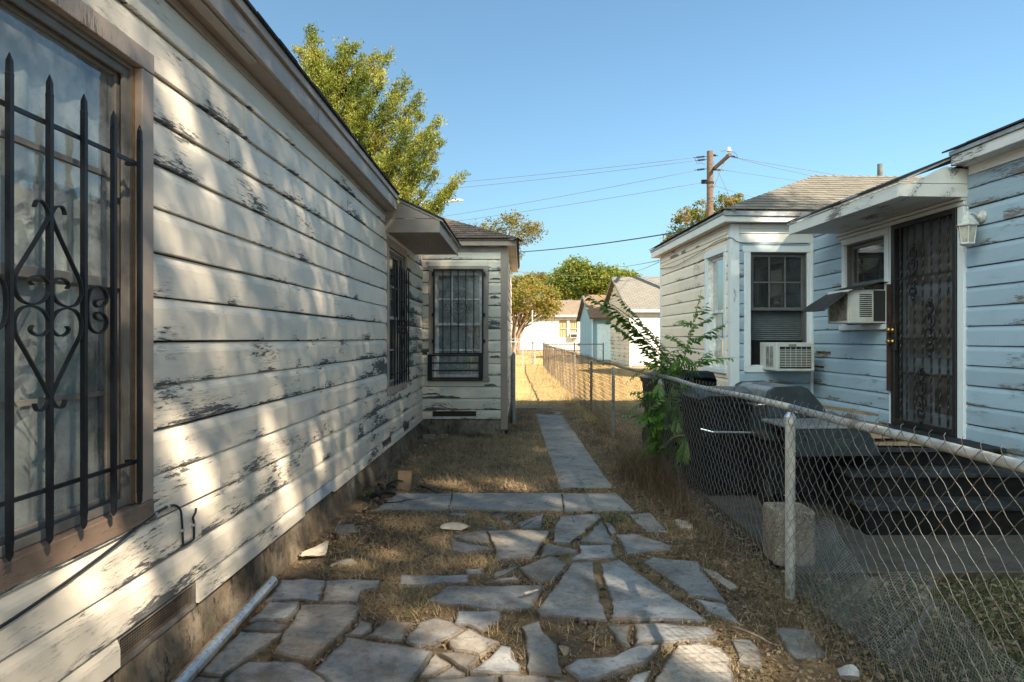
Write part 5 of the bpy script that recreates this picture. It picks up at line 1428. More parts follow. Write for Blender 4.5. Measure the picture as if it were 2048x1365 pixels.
# fine wire netting slumped inside the fence
nt_ = Thing('wire_netting', 'crumpled fine wire netting slumped along the foot of the near fence', 'netting', (1.85, 3, 0))
def netp(a, b):                                         # a along (0..1), b up (0..1)
    y = 4.15 - 2.35 * a
    lean = .10 + .10 * math.sin(a * 7) + .06 * math.sin(a * 17 + 1)
    h = .33 + .07 * math.sin(a * 9 + 2) + .04 * math.sin(a * 23)
    if .42 < a < .5: h -= .07
    x = fx(y) + .10 + b * (lean + .09) + .03 * math.sin(a * 31 + b * 2) * b + .10 * a
    return (x, y, .015 + b * h - .05 * b * b * math.sin(a * 11))
na, nb_ = 168, 26
Gd = np.array([[netp(i / na, j / nb_) for j in range(nb_ + 1)] for i in range(na + 1)])
Pa = np.concatenate([Gd[:-1].reshape(-1, 3), Gd[:, :-1].reshape(-1, 3)]); Pb = np.concatenate([Gd[1:].reshape(-1, 3), Gd[:, 1:].reshape(-1, 3)])
V, Fc = seg_tubes(Pa, Pb, .0010, 3); mesh_np('netting', V, Fc, M['net_wire'], nt_, kind='stuff')

# ------------------------------------------------------------------ small things on the ground
gpipe = Thing('galvanized_pipe', 'long galvanized steel pipe lying along the foot of the cream house', 'pipe', (-1.28, 3.4, .05))
a, b = G(545, 1163, .085), G(330, 1400, .06)
d = (b - a).normalized()
mb = MB(); q = a
mb.tube([a, a + (b - a) * .5], .031, 16, cap=True); P(gpipe, 'tube', mb, M['steel'], smooth=False)
mb = MB(); mb.tube([a + (b - a) * .5, b], .0335, 16); P(gpipe, 'sleeve', mb, M['steel'])
mb = MB(); mb.lathe([(.026, 0), (.026, .002)], a - d * .001, 14, -d); P(gpipe, 'bore', mb, M['ac_dark'])
mb = MB(); mb.lathe([(.034, -.006), (.036, 0), (.034, .006)], a + (b - a) * .5, 16, d); P(gpipe, 'seam', mb, M['rail_rust'])

def rock(name, label, cat, u, v, size, m, z=.0, seed=1, group=None, sharp=.25):
    rr_ = random.Random(seed); p = G(u, v, .01)
    bm = bmesh.new(); bmesh.ops.create_icosphere(bm, subdivisions=3, radius=1)
    offs = [(Vector((rr_.gauss(0, 1), rr_.gauss(0, 1), rr_.gauss(0, 1))).normalized(), rr_.uniform(.35, .75)) for _ in range(15)]
    for q in bm.verts:
        for n_, c_ in offs:
            e = q.co.dot(n_) - c_
            if e > 0: q.co -= n_ * e
        q.co += Vector((rr_.uniform(-.02, .02), rr_.uniform(-.02, .02), rr_.uniform(-.02, .02)))
    mb = MB(); mb.add([(p.x + q.co.x * size[0], p.y + q.co.y * size[1], max(-.02, size[2] * .55 + q.co.z * size[2]) + z) for q in bm.verts], [tuple(x.index for x in f.verts) for f in bm.faces]); bm.free()
    o = P(None, name, mb, m); o.location = (0, 0, 0)
    return tag(o, label, cat, group)
rock('limestone_rock', 'pale jagged rock leaning on the foundation near the pipe end', 'rock', 632, 1112, (.13, .15, .075), M['limestone'], seed=4)
rock('limestone_rock', 'low pale rock lying in straw just above the flagstones', 'rock', 690, 1128, (.12, .07, .035), M['limestone'], seed=9)
rock('flat_rock', 'large pale flat rock tilted beside the concrete cross walk', 'rock', 908, 1058, (.22, .12, .045), M['limestone'], seed=12)
rock('stone_shard', 'small dark grey shard in the dry grass above the flagstones', 'stone', 678, 1143, (.07, .035, .02), M['stone'], seed=15)
rock('pebble', 'rounded grey pebble in the bare hollow among flagstones', 'stone', 1128, 1303, (.04, .05, .03), M['curb'], seed=18)
rock('grey_ball', 'round grey stone at the fence foot near the frame edge', 'stone', 1690, 1362, (.06, .06, .05), M['stone'], z=.02, seed=21)
def bx_thing(name, label, cat, c, size, rz, m, tilt=0, part='block'):
    t_ = Thing(name, label, cat, c)
    mb = MB(); A = Vector((math.cos(rz), math.sin(rz), 0)); N = Vector((-math.sin(rz), math.cos(rz), 0))
    mb.obox((Vector(c), A, N), -size[0]/2, size[0]/2, -size[1]/2, size[1]/2, -.01, size[2])
    mb.v = [(x, y + tilt * (z - c[2]), z) for x, y, z in mb.v]
    P(t_, part, mb, m, bevel=.004); return t_
p = G(809, 975, .02); bx_thing('clay_brick', 'reddish brick slab standing on edge beside the cross walk', 'brick', (p.x, p.y, 0), (.14, .06, .18), .0, M['cardboard'], .25)
p = G(1140, 812, .03); bx_thing('clay_brick', 'weathered brick in the straw at the far end of the walk', 'brick', (p.x, p.y, 0), (.22, .10, .09), .1, M['brick'])
p = G(1070, 824, .03); bx_thing('concrete_curb', 'broken curb piece lying across the end of the walk', 'curb', (p.x - .06, p.y, 0), (.85, .16, .12), .12, M['curb'])
p = G(1030, 822, .03); bx_thing('concrete_chunk', 'concrete chunk by the open gate, left of the curb piece', 'concrete chunk', (p.x - .02, p.y + .1, 0), (.22, .3, .10), .6, M['curb'])
p = G(985, 882, .02); bx_thing('wood_block', 'short rusty board under the open gate post', 'board', (-.17, 11.45, 0), (.34, .10, .05), .05, M['scrap'])
p = G(858, 876, .02); bx_thing('grey_brick', 'grey brick lying in the corner under the bump-out window', 'brick', (p.x, p.y, 0), (.2, .1, .07), .2, M['curb'])
p = G(888, 874, .02); bx_thing('grey_brick', 'half brick lying right of the grey corner brick', 'brick', (p.x, p.y, 0), (.12, .1, .06), -.2, M['curb'])
for (l, u, v, a_) in (('crumpled white paper scrap in the dry grass near the bump-out', 848, 893, .4), ('torn white scrap of plastic beside the crumpled paper', 872, 888, 1.3)):
    p = G(u, v, .01); mb = MB(); n = 6
    gpts = [[(p.x + (i - 2.5) * .022 * math.cos(a_) - (j - 1) * .02 * math.sin(a_), p.y + (i - 2.5) * .022 * math.sin(a_) + (j - 1) * .02 * math.cos(a_), .012 + R.uniform(0, .022)) for j in range(3)] for i in range(n)]
    mb.add([q for r_ in gpts for q in r_], [(i*3+j, (i+1)*3+j, (i+1)*3+j+1, i*3+j+1) for i in range(n - 1) for j in range(2)])
    tag(P(None, 'paper_scrap', mb, M['ac_white']), l, 'litter')
def stick(name, label, pts, r, m, cat='stick', group=None, part=None):
    mb = MB(); mb.tube(crom([Vector(q) for q in pts], 3), r, 6, r1=r * .45)
    return tag(P(None, name, mb, m, smooth=True), label, cat, group)
def gg3(u, v, z=.02): return G(u, v, z)
stick('twig', 'crooked pale twig standing out of the straw near the rocks', [gg3(702, 1110), gg3(712, 1090, .05), gg3(733, 1068, .07), gg3(740, 1050, .05)], .006, M['twig'])
stick('twig', 'curved dark twig lying on the left end of the cross walk', [gg3(768, 1006, .03), gg3(800, 1004, .04), gg3(815, 1000, .05), gg3(842, 998, .03)], .006, M['char'])
stick('twig', 'dark bent twig at the back edge of the cross walk', [gg3(842, 972, .03), gg3(858, 978, .05), gg3(868, 984, .03)], .008, M['char'])
stick('twig', 'peeled pale stick lying on the wide flagstone', [gg3(1048, 1188, .05), gg3(1062, 1184, .055), gg3(1076, 1180, .05)], .011, M['limestone'])
stick('twig', 'long pale branch lying between flagstones near the fence', [gg3(1462, 1254, .03), gg3(1490, 1262, .045), gg3(1520, 1275, .04), gg3(1543, 1288, .03)], .009, M['twig'])
stick('twig', 'short grey stick leaning on the left foundation', [gg3(668, 1068, .03), gg3(676, 1050, .08), gg3(684, 1040, .10)], .013, M['twig'])
for k, (l, u, v) in enumerate((('thickest charred branch of the heap by the cream house wall', 768, 990), ('charred branch lying crosswise on the burnt heap', 780, 982), ('charred stub at the near edge of the burnt heap', 752, 1000), ('thin charred branch poking out of the burnt heap', 790, 975), ('short black branch under the burnt heap', 760, 985))):
    p = G(u, v, .04); a_ = [.3, 1.2, -.5, .8, 2.2][k]; L = [.22, .18, .12, .2, .1][k]
    stick('charred_branch', l, [p + Vector((-math.cos(a_) * L / 2, -math.sin(a_) * L / 2, .01 * k)), p + Vector((0, .01, .03 + .012 * k)), p + Vector((math.cos(a_) * L / 2, math.sin(a_) * L / 2, .015 * k))], [.028, .022, .02, .014, .018][k], M['char'], 'branch', 'charred branches heaped by the wall')

# ------------------------------------------------------------------ grass, straw, litter
def inside(poly, x, y):
    r = np.zeros(len(x), bool); n = len(poly)
    for i in range(n):
        x0, y0 = poly[i]; x1, y1 = poly[(i + 1) % n]
        c = ((y0 > y) != (y1 > y)) & (x < (x1 - x0) * (y - y0) / (y1 - y0 + 1e-12) + x0)
        r ^= c
    return r
def off_stones(x, y):
    k = np.ones(len(x), bool)
    for s_ in STONES:
        lo, hi = s_.min(0), s_.max(0)
        c = (x > lo[0]) & (x < hi[0]) & (y > lo[1]) & (y < hi[1])
        ii = np.where(c)[0]
        if len(ii): k[ii[inside(s_, x[ii], y[ii])]] = False
    return k
def loose(x, y, p): return off_stones(x, y) | (NR.random(len(x)) < p)
def lump(x, y, s=1.0): return .5 + .25 * np.sin(x * 3.1 * s + 1.7 * np.sin(y * 2.3 * s)) + .25 * np.sin(y * 3.7 * s + 1.3 * np.sin(x * 4.9 * s + 2))
def scatter(n, x0, x1, y0, y1, dens=None, stones=True):
    x = NR.uniform(x0, x1, n); y = NR.uniform(y0, y1, n)
    k = np.ones(n, bool)
    if dens is not None: k &= NR.random(n) < dens(x, y)
    x, y = x[k], y[k]
    if stones:
        k = loose(x, y, .05 if n > 20000 else 0); x, y = x[k], y[k]
    return x, y
def grass(name, x, y, ln, wd, lean, m, z=0, bend=.35, nseg=2):
    n = len(x); p = np.stack([x, y, ground_z(x, y) + z - .004], 1)
    V, Fc, tn = blades(p, NR.uniform(*ln, n), NR.uniform(*wd, n), NR.uniform(0, 2 * math.pi, n), NR.uniform(*lean, n), bend, nseg)
    V[:, 2] = np.maximum(V[:, 2], .002 + np.repeat(ground_z(x, y), 2 * nseg + 1))
    return mesh_np(name, V, Fc, m, kind='stuff', tint=tn)
# straw lying and standing between the stones, thicker off the path and beside the walk
dn = lambda x, y: np.clip(lump(x, y, 1.6) * 1.1 + .35 * (x > .95) + .25 * (y > 6.6) - .15 + np.where((np.abs(x - .18) < .2) & (np.abs(y - 3.5) < .25), -.8, 0), .04, 1)
x, y = scatter(52000, -1.6, 1.75, 2.7, 8.5, dn); grass('dry_straw', x, y, (.02, .075), (.0014, .0034), (.5, 1.5), M['straw'])
x, y = scatter(40000, -1.6, 1.7, 8.5, 16, dn); grass('dry_straw', x, y, (.03, .10), (.0025, .006), (.4, 1.4), M['straw'])
# straw creeping over the edges of the walk
ky = NR.uniform(6.6, 14.3, 3000); sd_ = NR.random(3000) < .5
kx_ = np.where(sd_, .385 - (ky - 6.6) * .0195, .93 - (ky - 6.6) * .0195) + NR.normal(0, .035, 3000)
grass('dry_straw', kx_, ky, (.04, .12), (.002, .005), (.6, 1.5), M['straw'], z=.012, nseg=3)
# longer tufts
cx, cy = scatter(380, -1.35, 1.5, 2.9, 15, lambda x, y: np.clip(.35 + .5 * (lump(x, y) > .5), 0, 1))
k = 34; x = np.repeat(cx, k) + NR.normal(size=len(cx) * k) * .045; y = np.repeat(cy, k) + NR.normal(size=len(cx) * k) * .05
ok = off_stones(x, y); grass('grass_tuft', x[ok], y[ok], (.05, .14), (.002, .004), (.2, 1.3), M['straw'], nseg=3)
tufts = [(1005, 1216, .16), (1065, 1222, .10), (840, 1200, .15), (880, 1212, .13), (1220, 1050, .16), (1240, 1060, .14), (1330, 1066, .12), (1105, 1140, .08), (905, 1140, .14), (985, 1270, .12), (1050, 1300, .1), (1420, 1140, .08), (700, 1085, .12), (690, 1100, .1), (1290, 1008, .12), (1262, 1120, .10), (760, 1090, .1), (1100, 1045, .08), (1180, 1000, .06), (1290, 1345, .13), (1465, 1345, .15), (970, 1140, .1), (1420, 1240, .07), (830, 1235, .12), (945, 1030, .08)]
xx = []; yy = []
for u, v, s_ in tufts:
    p = G(u, v); n = int(900 * s_); xx.append(p.x + NR.normal(size=n) * s_ * .42); yy.append(p.y + NR.normal(size=n) * s_ * .5)
x, y = np.concatenate(xx), np.concatenate(yy); ok = off_stones(x, y)
h_ = NR.random(len(x)) < .5
grass('green_grass', x[ok & h_], y[ok & h_], (.03, .09), (.002, .0045), (.1, 1.1), M['greengrass'], nseg=3)
grass('grass_tuft', x[ok & ~h_], y[ok & ~h_], (.04, .13), (.002, .004), (.2, 1.3), M['straw'], nseg=3)
# thick matted straw on the left between the rocks and the flagstones, and along the fence foot
cx, cy = scatter(330, -1.25, -.05, 3.7, 6.0, lambda x, y: np.clip(.25 + .9 * (lump(x, y, 1.3) > .45), 0, 1))
k = 60; x = np.repeat(cx, k) + NR.normal(size=len(cx) * k) * .07; y = np.repeat(cy, k) + NR.normal(size=len(cx) * k) * .08
ok = off_stones(x, y) | (NR.random(len(x)) < .06); grass('matted_straw', x[ok], y[ok], (.05, .16), (.0018, .0038), (.7, 1.5), M['straw'], nseg=3, bend=.2)
cx, cy = scatter(270, .75, 1.55, 3.0, 11, lambda x, y: np.clip((x - .6) * 1.2, 0, 1))
x = np.repeat(cx, k) + NR.normal(size=len(cx) * k) * .07; y = np.repeat(cy, k) + NR.normal(size=len(cx) * k) * .10
ok = off_stones(x, y) | (NR.random(len(x)) < .05); grass('matted_straw', x[ok], y[ok], (.05, .18), (.0018, .0042), (.7, 1.5), M['weed'], nseg=3, bend=.2)
cx, cy = scatter(420, -1.45, .35, 6.7, 10.3)
x = np.repeat(cx, k) + NR.normal(size=len(cx) * k) * .10; y = np.repeat(cy, k) + NR.normal(size=len(cx) * k) * .12
ok = off_stones(x, y); grass('matted_straw', x[ok], y[ok], (.05, .15), (.0022, .005), (.6, 1.45), M['straw'], nseg=2, bend=.3)
# neighbour's side: litter, green blades, dirt
x, y = scatter(38000, 1.62, 4.6, 2.2, 4.15, lambda x, y: np.clip(lump(x, y, 1.4), 0, 1)); grass('green_grass', x, y, (.03, .09), (.0025, .005), (.2, 1.2), M['greengrass'])
x, y = scatter(14000, 1.5, 4.6, 2.2, 4.2); grass('dry_straw', x, y, (.02, .08), (.0015, .004), (.6, 1.5), M['straw'])
# the sunlit yards beyond
x, y = scatter(60000, -6, 1.1, 15, 34, lambda x, y: np.clip(.35 + lump(x, y, .7), 0, 1)); grass('sunburnt_grass', x, y, (.03, .10), (.006, .014), (.3, 1.3), M['straw_far'])
x, y = scatter(60000, 1.2, 9, 9, 33, lambda x, y: np.clip(.35 + lump(x, y, .7), 0, 1)); grass('sunburnt_grass', x, y, (.03, .10), (.005, .012), (.3, 1.3), M['straw_far'])
x, y = scatter(40000, -9, 9, 34, 56, lambda x, y: np.clip(.35 + lump(x, y, .5), 0, 1)); grass('sunburnt_grass', x, y, (.05, .14), (.012, .025), (.3, 1.3), M['straw_far'])
x = NR.normal(1.12, .16, 5200); y = NR.uniform(11.5, 31, 5200); x = np.array([fx(q) for q in y]) + NR.normal(-.05, .13, 5200); grass('sunburnt_grass', x, y, (.08, .28), (.004, .009), (.1, .9), M['straw_far'], nseg=3)
# dead weeds along the fence foot, tangled below the sapling
cx = []; cy = []
for _ in range(130):
    q = R.choice((R.gauss(6.7, .6), R.gauss(7.2, .5), R.gauss(6.9, .5), R.uniform(3.2, 11.5))); q = min(max(q, 3.0), 12); cx.append(fx(q) - abs(R.gauss(.10, .10))); cy.append(q)
cx, cy = np.array(cx), np.array(cy); k = 36
x = np.repeat(cx, k) + NR.normal(size=len(cx) * k) * .05; y = np.repeat(cy, k) + NR.normal(size=len(cx) * k) * .09
tall = np.exp(-((y - 6.9) / 1.1) ** 2)
n = len(x); V, Fc, tn = blades(np.stack([x, y, 0 * x], 1), NR.uniform(.10, .28, n) + tall * NR.uniform(.05, .45, n), NR.uniform(.002, .0055, n), NR.uniform(0, 6.28, n), NR.uniform(0, .6, n), .38, 4)
V[:, 2] = np.maximum(V[:, 2], .003)
mesh_np('dead_weed_growth', V, Fc, M['weed'], kind='stuff', tint=tn)
# green weeds at the foundation corner
xx = []; yy = []
for u, v, s_ in ((965, 874, .3), (940, 874, .2), (1000, 880, .12), (745, 995, .16), (730, 1000, .14), (1232, 1046, .2), (870, 870, .14)):
    p = G(u, v); n = int(700 * s_); xx.append(p.x + NR.normal(size=n) * s_ * .5); yy.append(p.y + NR.normal(size=n) * s_ * .4)
x, y = np.concatenate(xx), np.concatenate(yy); y = np.minimum(y, 10.33); grass('green_weeds', x, y, (.04, .13), (.005, .012), (.2, 1.2), M['greengrass'], nseg=3)
# fallen leaves
def litter(n, x0, x1, y0, y1, sz, dens=None, stones=True):
    x, y = scatter(n, x0, x1, y0, y1, dens, stones); n = len(x)
    c = np.stack([x, y, ground_z(x, y) + .006 + NR.random(n) * .012], 1)
    ax = unit(NR.normal(size=(n, 3)) * np.array((1, 1, .25))); up = unit(np.cross(ax, unit(np.array((0, 0, 1)) + NR.normal(size=(n, 3)) * .45)))
    la = sz * NR.uniform(.5, 1.3, n)
    return quads(c, ax, up, la, la * NR.uniform(.3, .6, n))
def cat3(L):
    o_ = 0; v_, f_, t_ = [], [], []
    for V, Fc, tn in L: v_.append(V); f_.append(Fc + o_); t_.append(tn); o_ += len(V)
    return np.concatenate(v_), np.concatenate(f_), np.concatenate(t_)
V, Fc, tn = cat3([litter(9000, .85, 1.75, 2.6, 8.5, .017, lambda x, y: np.clip((x - .7) * 1.1, .05, 1)), litter(2600, 1.6, 4.4, 2.2, 4.2, .026), litter(2600, -1.6, 1.0, 2.8, 7, .013), litter(2400, -1.62, -1.0, 4.6, 7.2, .022), litter(2500, -1.5, 1.5, 7, 14.5, .016), litter(900, -1.4, 1.2, 2.8, 6.6, .008, None, False), litter(160, -1.2, 1.1, 2.9, 12, .016, None, False), litter(900, 1.7, 4.2, 4.2, 5.2, .022, lambda x, y: .35 + 0 * x, False)])
mesh_np('leaf_litter', V, Fc, M['litter'], kind='stuff', tint=tn)
# pebbles and crumbs of bark in the joints
n = 2600; x, y = scatter(n * 2, -1.5, 1.6, 2.8, 7.0); n = len(x)
u_ = randu(n); c = np.stack([x, y, np.full(n, .006)], 1); sz = NR.uniform(.003, .011, n)
tet = np.array([(1, 1, 1), (-1, -1, 1), (-1, 1, -1), (1, -1, -1)], float)
V = (c[:, None, :] + (tet[None] + NR.normal(size=(n, 4, 3)) * .4) * sz[:, None, None]).reshape(-1, 3)
Fc = np.concatenate([(np.arange(n) * 4)[:, None] + np.array(t_)[None] for t_ in ((0, 1, 2), (0, 3, 1), (0, 2, 3), (1, 3, 2))])
mesh_np('gravel', V, Fc, M['litter'], kind='stuff', tint=np.repeat(NR.random(n), 4))
# ------------------------------------------------------------------ sapling growing through the fence
sap = Thing('sapling', 'bright green sapling with long feathery fronds growing through the fence', 'sapling', (1.52, 7.2, 0))
hub = W(1345, 735, 7.2); hub2 = W(1369, 715, 7.25)
stems = [[(1.50, 7.2, 0), (1.49, 7.15, .45), (1.55, 7.18, .95), tuple(hub)], [(1.56, 7.25, 0), (1.62, 7.3, .6), (1.68, 7.28, 1.0), tuple(hub2), tuple(W(1385, 650, 7.2)), tuple(W(1401, 590, 7.15))], [(1.5, 7.2, .3), (1.45, 7.0, .7), tuple(W(1335, 800, 6.95))], [(1.5, 7.2, .2), (1.55, 6.8, .5), tuple(W(1375, 870, 6.7))],
         [tuple(hub), tuple(W(1290, 660, 7.1)), tuple(W(1225, 610, 7.0))]]
for s_ in stems:
    mb = MB(); mb.tube(crom(s_, 5), .012, 6, r1=.004); P(sap, 'stem', mb, M['bark_pale'], smooth=True)
def frond(a, b, sag=.08, leaf=.105, n=None, m='leaf_sapling'):
    a, b = Vector(a), Vector(b); L = (b - a).length
    mid = a.lerp(b, .5) + Zv * (L * sag)
    pts = [a.lerp(mid, t).lerp(mid.lerp(b, t), t) for t in [i / 12 for i in range(13)]]
    mb = MB(); mb.tube(pts, .0035, 4, r1=.0012)
    tint = [.3] * len(mb.v)
    k = n or max(5, int(L / .044))
    base_t = R.uniform(0, 1)
    for i in range(k + 1):
        t = .12 + .88 * i / k
        p = a.lerp(mid, t).lerp(mid.lerp(b, t), t); d = ((mid - a) * (1 - t) + (b - mid) * t).normalized()
        sd = d.cross(Zv)
        if sd.length < .3: sd = d.cross(X3)
        sd = sd.normalized(); un = sd.cross(d).normalized()
        sd = (sd * .9 + un * R.uniform(-.18, .18)).normalized()
        for sx in ((1, -1) if i < k else (0,)):
            l = leaf * (1.05 - .45 * abs(t - .45) / .55) * R.uniform(.8, 1.15)
            ax = (d * R.uniform(.45, .8) + sd * sx * 1.0 - Zv * R.uniform(.15, .6)).normalized() if sx else d
            wv = ax.cross(un).normalized() * (l * R.uniform(.14, .19)); dr = Zv * -(l * R.uniform(.08, .25))
            q = p + ax * .004
            mb.add([q, q + ax * l * .3 + wv - un * l * .03, q + ax * l * .7 + wv * .7 + dr * .5, q + ax * l + dr, q + ax * l * .7 - wv * .7 + dr * .5, q + ax * l * .3 - wv - un * l * .03], [(0, 1, 2, 5), (5, 2, 4), (2, 3, 4)])
            tint += [min(1, max(0, base_t * .4 + R.uniform(.1, .6)))] * 6
    o = P(sap, 'frond', mb, M[m])
    at = o.data.attributes.new('tint', 'FLOAT', 'POINT'); at.data.foreach_set('value', tint)
FR = [((1345,735),(1138,568),7.2,7.0,.10),((1335,730),(1205,596),7.2,6.9,.08),((1340,745),(1212,640),7.2,7.2,.10),((1330,700),(1228,585),7.3,7.3,.06),((1350,720),(1270,640),7.2,7.0,.1),
 ((1369,715),(1401,588),7.25,7.15,.02),((1385,660),(1427,632),7.2,7.1,.08),((1380,690),(1452,648),7.2,7.0,.10),((1372,730),(1470,716),7.2,6.9,.08),((1385,650),(1362,640),7.2,7.3,.06),((1375,700),(1330,668),7.25,7.3,.12),
 ((1390,640),(1412,610),7.2,7.0,.05),((1378,680),(1440,672),7.2,7.3,.1),((1340,790),(1256,785),7.0,6.9,.10),((1330,848),(1240,828),6.95,6.8,.10),((1340,745),(1276,722),7.1,7.0,.15),((1345,760),(1285,700),7.2,7.1,.15),
 ((1340,790),(1300,870),7.0,6.8,.12),((1345,800),(1372,900),7.0,6.7,.10),((1350,780),(1395,790),7.1,6.9,.15),((1335,830),(1275,845),6.95,6.7,.12),((1375,870),(1362,925),6.7,6.6,.1),((1375,868),(1392,845),6.7,6.7,.1)]
for (p0, p1, ya, yb, sg) in FR: frond(W(*p0, ya), W(*p1, yb), sg, R.uniform(.105, .13) if p1[0] > 1215 else .14)
for k in range(135):
    u, v = R.gauss(1346, 25), R.uniform(705, 905); du, dv = R.uniform(-55, 45), R.uniform(-40, 50); y = R.uniform(6.8, 7.4)
    frond(W(u, v, y), W(u + du, v + dv, y + R.uniform(-.15, .1)), R.uniform(.05, .2), R.uniform(.075, .11))

# ------------------------------------------------------------------ trees
def limb_tube(th, name, pts, r0, r1, m, n=8, k=5):
    mb = MB(); mb.tube(crom(pts, k), r0, n, r1=r1); return P(th, name, mb, m, smooth=True)
# cedar behind the cream house: spreading limbs with feathery sprays
ced = Thing('cedar_tree', 'tall sunlit cedar with feathery yellow green sprays behind the cream house', 'tree', (-5.6, 20.5, .08))
CY = 20.3
trunk = [Vector((-5.5, 20.5, 0)), Vector((-5.75, 20.4, 3)), Vector((-6.1, 20.3, 6)), W(640, 200, CY), W(617, 70, CY)]
limb_tube(ced, 'trunk', trunk, .26, .02, M['bark'])
tips = [(617,58,0),(640,108,.4),(598,100,-.5),(655,150,-.6),(690,92,.2),(706,90,-.2),(730,118,.5),(752,112,-.5),(777,110,.3),(765,150,-.8),(812,160,.2),(795,200,-1.),(843,190,.5),(838,230,-.6),(880,240,.2),(868,270,-1.),(884,285,.4),(862,320,.9),(872,345,-.4),(924,352,.1),(905,372,.5),(880,395,-.2),(855,415,.3),(800,300,1.4),(760,260,1.6),(720,220,1.4),(690,180,1.2),(700,260,-1.6),(760,320,-1.7),(820,380,-1.4),(780,400,.8),(730,350,1.7),(660,240,-1.2),(640,180,1.),(600,160,-1.),(590,220,.5),(640,300,1.),(700,330,-1.),(835,350,1.2),(815,255,-1.7),(740,190,-1.6),(850,270,1.6)]
LB = []
for (u, v, dy) in tips:
    tip = W(u, v, CY + dy)
    hb = max(.9, min(9.5, tip.z - (abs(tip.x + 6.2) * .75) - 1.0)); k = hb / 11
    tp = trunk[1].lerp(trunk[3], max(0, min(1, (hb - 3) / (trunk[3].z - 3)))) if hb > 3 else trunk[0].lerp(trunk[1], hb / 3)
    md = tp.lerp(tip, .5) + Vector((.15, 0, -.25 - .2 * R.random()))
    limb_tube(ced, 'limb', [tp, md, tip], .035 + .02 * (1 - k), .005, M['bark'], 5, 5)
    LB.append((tp, md, tip))
Pc = []; Pd = []
for (a, m_, b) in LB:
    L = (b - a).length; nb = int(8 + L * 4.6)
    for i in range(nb):
        t = .18 + .82 * (i + R.random()) / nb
        p = a.lerp(m_, t).lerp(m_.lerp(b, t), t); d = ((m_ - a) * (1 - t) + (b - m_) * t).normalized()
        sd = Vector((R.gauss(0, 1), R.gauss(0, 1), R.gauss(.25, .6))).normalized()
        dr = (d * 1.0 + sd * 1.0 + Zv * .25).normalized()
        sl2 = (.13 + .85 * (1 - t) ** .8) * R.uniform(.45, 1.15) * min(1, .5 + L / 4)
        for j in range(int(10 + sl2 * 26)):
            s_ = R.random(); q = p + dr * (sl2 * s_); fan = Vector((R.gauss(0, 1), R.gauss(0, 1), R.gauss(.1, .8))) * (.065 + .055 * (1 - s_))
            Pc.append(q + fan); Pd.append((dr + fan * 3.5 + Zv * .15).normalized())
c = np.array([tuple(p) for p in Pc]); d = np.array([tuple(p) for p in Pd])
c = np.repeat(c, 11, 0) + NR.normal(size=(len(c) * 11, 3)) * .045; d = unit(np.repeat(d, 11, 0) + NR.normal(size=(len(c), 3)) * .45)
la = NR.uniform(.022, .055, len(c)); V, Fc, _ = quads(c, d, unit(np.cross(d, randu(len(c)))), la, la * NR.uniform(.28, .45, len(c)))
mesh_np('crown', V, Fc, M['leaf_cedar'], ced, tint=np.repeat(np.clip(lump(c[:, 0], c[:, 2], .9) * .6 + NR.random(len(c)) * .4, 0, 1), 4))

def broad(name, label, base, blobs, nclump, per, spread, leaf, m, trunks, bark='bark', flat=.6, shell=.5, gaps=None, group=None, twig=None):
    th = Thing(name, label, 'tree', base, group=group)
    V, Fc, tn, cs = crown_leaves(blobs, nclump, per, spread, leaf, shell, flat)
    if gaps is not None:
        c = V.reshape(-1, 4, 3).mean(1); keep = np.ones(len(c), bool); s_ = -np.array(tuple(SUN))
        for (p, r) in gaps:
            dd = c - np.array(tuple(p)); t = dd @ s_; q_ = np.linalg.norm(dd - t[:, None] * s_, axis=1); keep &= (q_ > r) | (t < 0) | (NR.random(len(c)) < np.where(q_ > r * .62, .52, .27))
        V = V.reshape(-1, 4, 3)[keep].reshape(-1, 3); tn = np.repeat(tn[::4][keep], 4); Fc = (np.arange(keep.sum()) * 4)[:, None] + np.arange(4)[None]
    mesh_np('crown', V, Fc, M[m], th, tint=tn)
    for i, (pts, r0, r1) in enumerate(trunks): limb_tube(th, 'trunk' if i == 0 else 'limb', pts, r0, r1, M[bark])
    if twig:
        o_ = Vector(twig[0]); mb = MB()
        for q in cs[:: max(1, len(cs) // twig[1])]:
            q = Vector(q); md = o_.lerp(q, .55) + Vector((R.gauss(0, .15), R.gauss(0, .15), .1)); mb.tube([o_.lerp(q, .12), md, q], twig[2], 4, r1=twig[2] * .3)
        P(th, 'branches', mb, M[bark], kind='stuff')
    return th
# crape myrtle with many stems
my = W(1030, 708, 47); 
def V3(u, v, Y): return tuple(W(u, v, Y))
mt = []
for (u1, v1, u2, v2, dy) in ((1022,660,1012,600,-.5),(1026,665,1030,600,.6),(1030,668,1045,605,-.8),(1035,665,1062,605,.5),(1040,660,1078,610,-.4),(1048,655,1095,620,.3),(1020,655,1000,605,.7),(1045,650,1088,606,.9),(1030,660,1022,590,0)):
    mt.append(([(my.x + R.uniform(-.25, .25), 47 + R.uniform(-.3, .3), .38), V3(u1, v1, 47 + dy * .5), V3(u2, v2, 47 + dy), V3(u2 + (u2 - u1) * .5, v2 - 25, 47 + dy * 1.6)], .10, .03))
bl = lambda u, v, Y, ru, rz, ry, w_: (*V3(u, v, Y), ru / F * Y, ry, rz / F * Y, w_)
broad('crape_myrtle', 'rounded crape myrtle with many bare stems and bronze tinged crown', (my.x, 47, .39), [bl(1060, 598, 47, 58, 36, 2.0, 3), bl(1010, 605, 47, 42, 34, 1.8, 2), bl(1095, 618, 47, 30, 22, 1.2, 1), bl(1045, 570, 47, 35, 18, 1.3, 1)], 420, 34, .34, .085, 'leaf_myrtle', mt, 'bark_pale', .8, .55, twig=((my.x + .3, 47, 2.2), 60, .03))
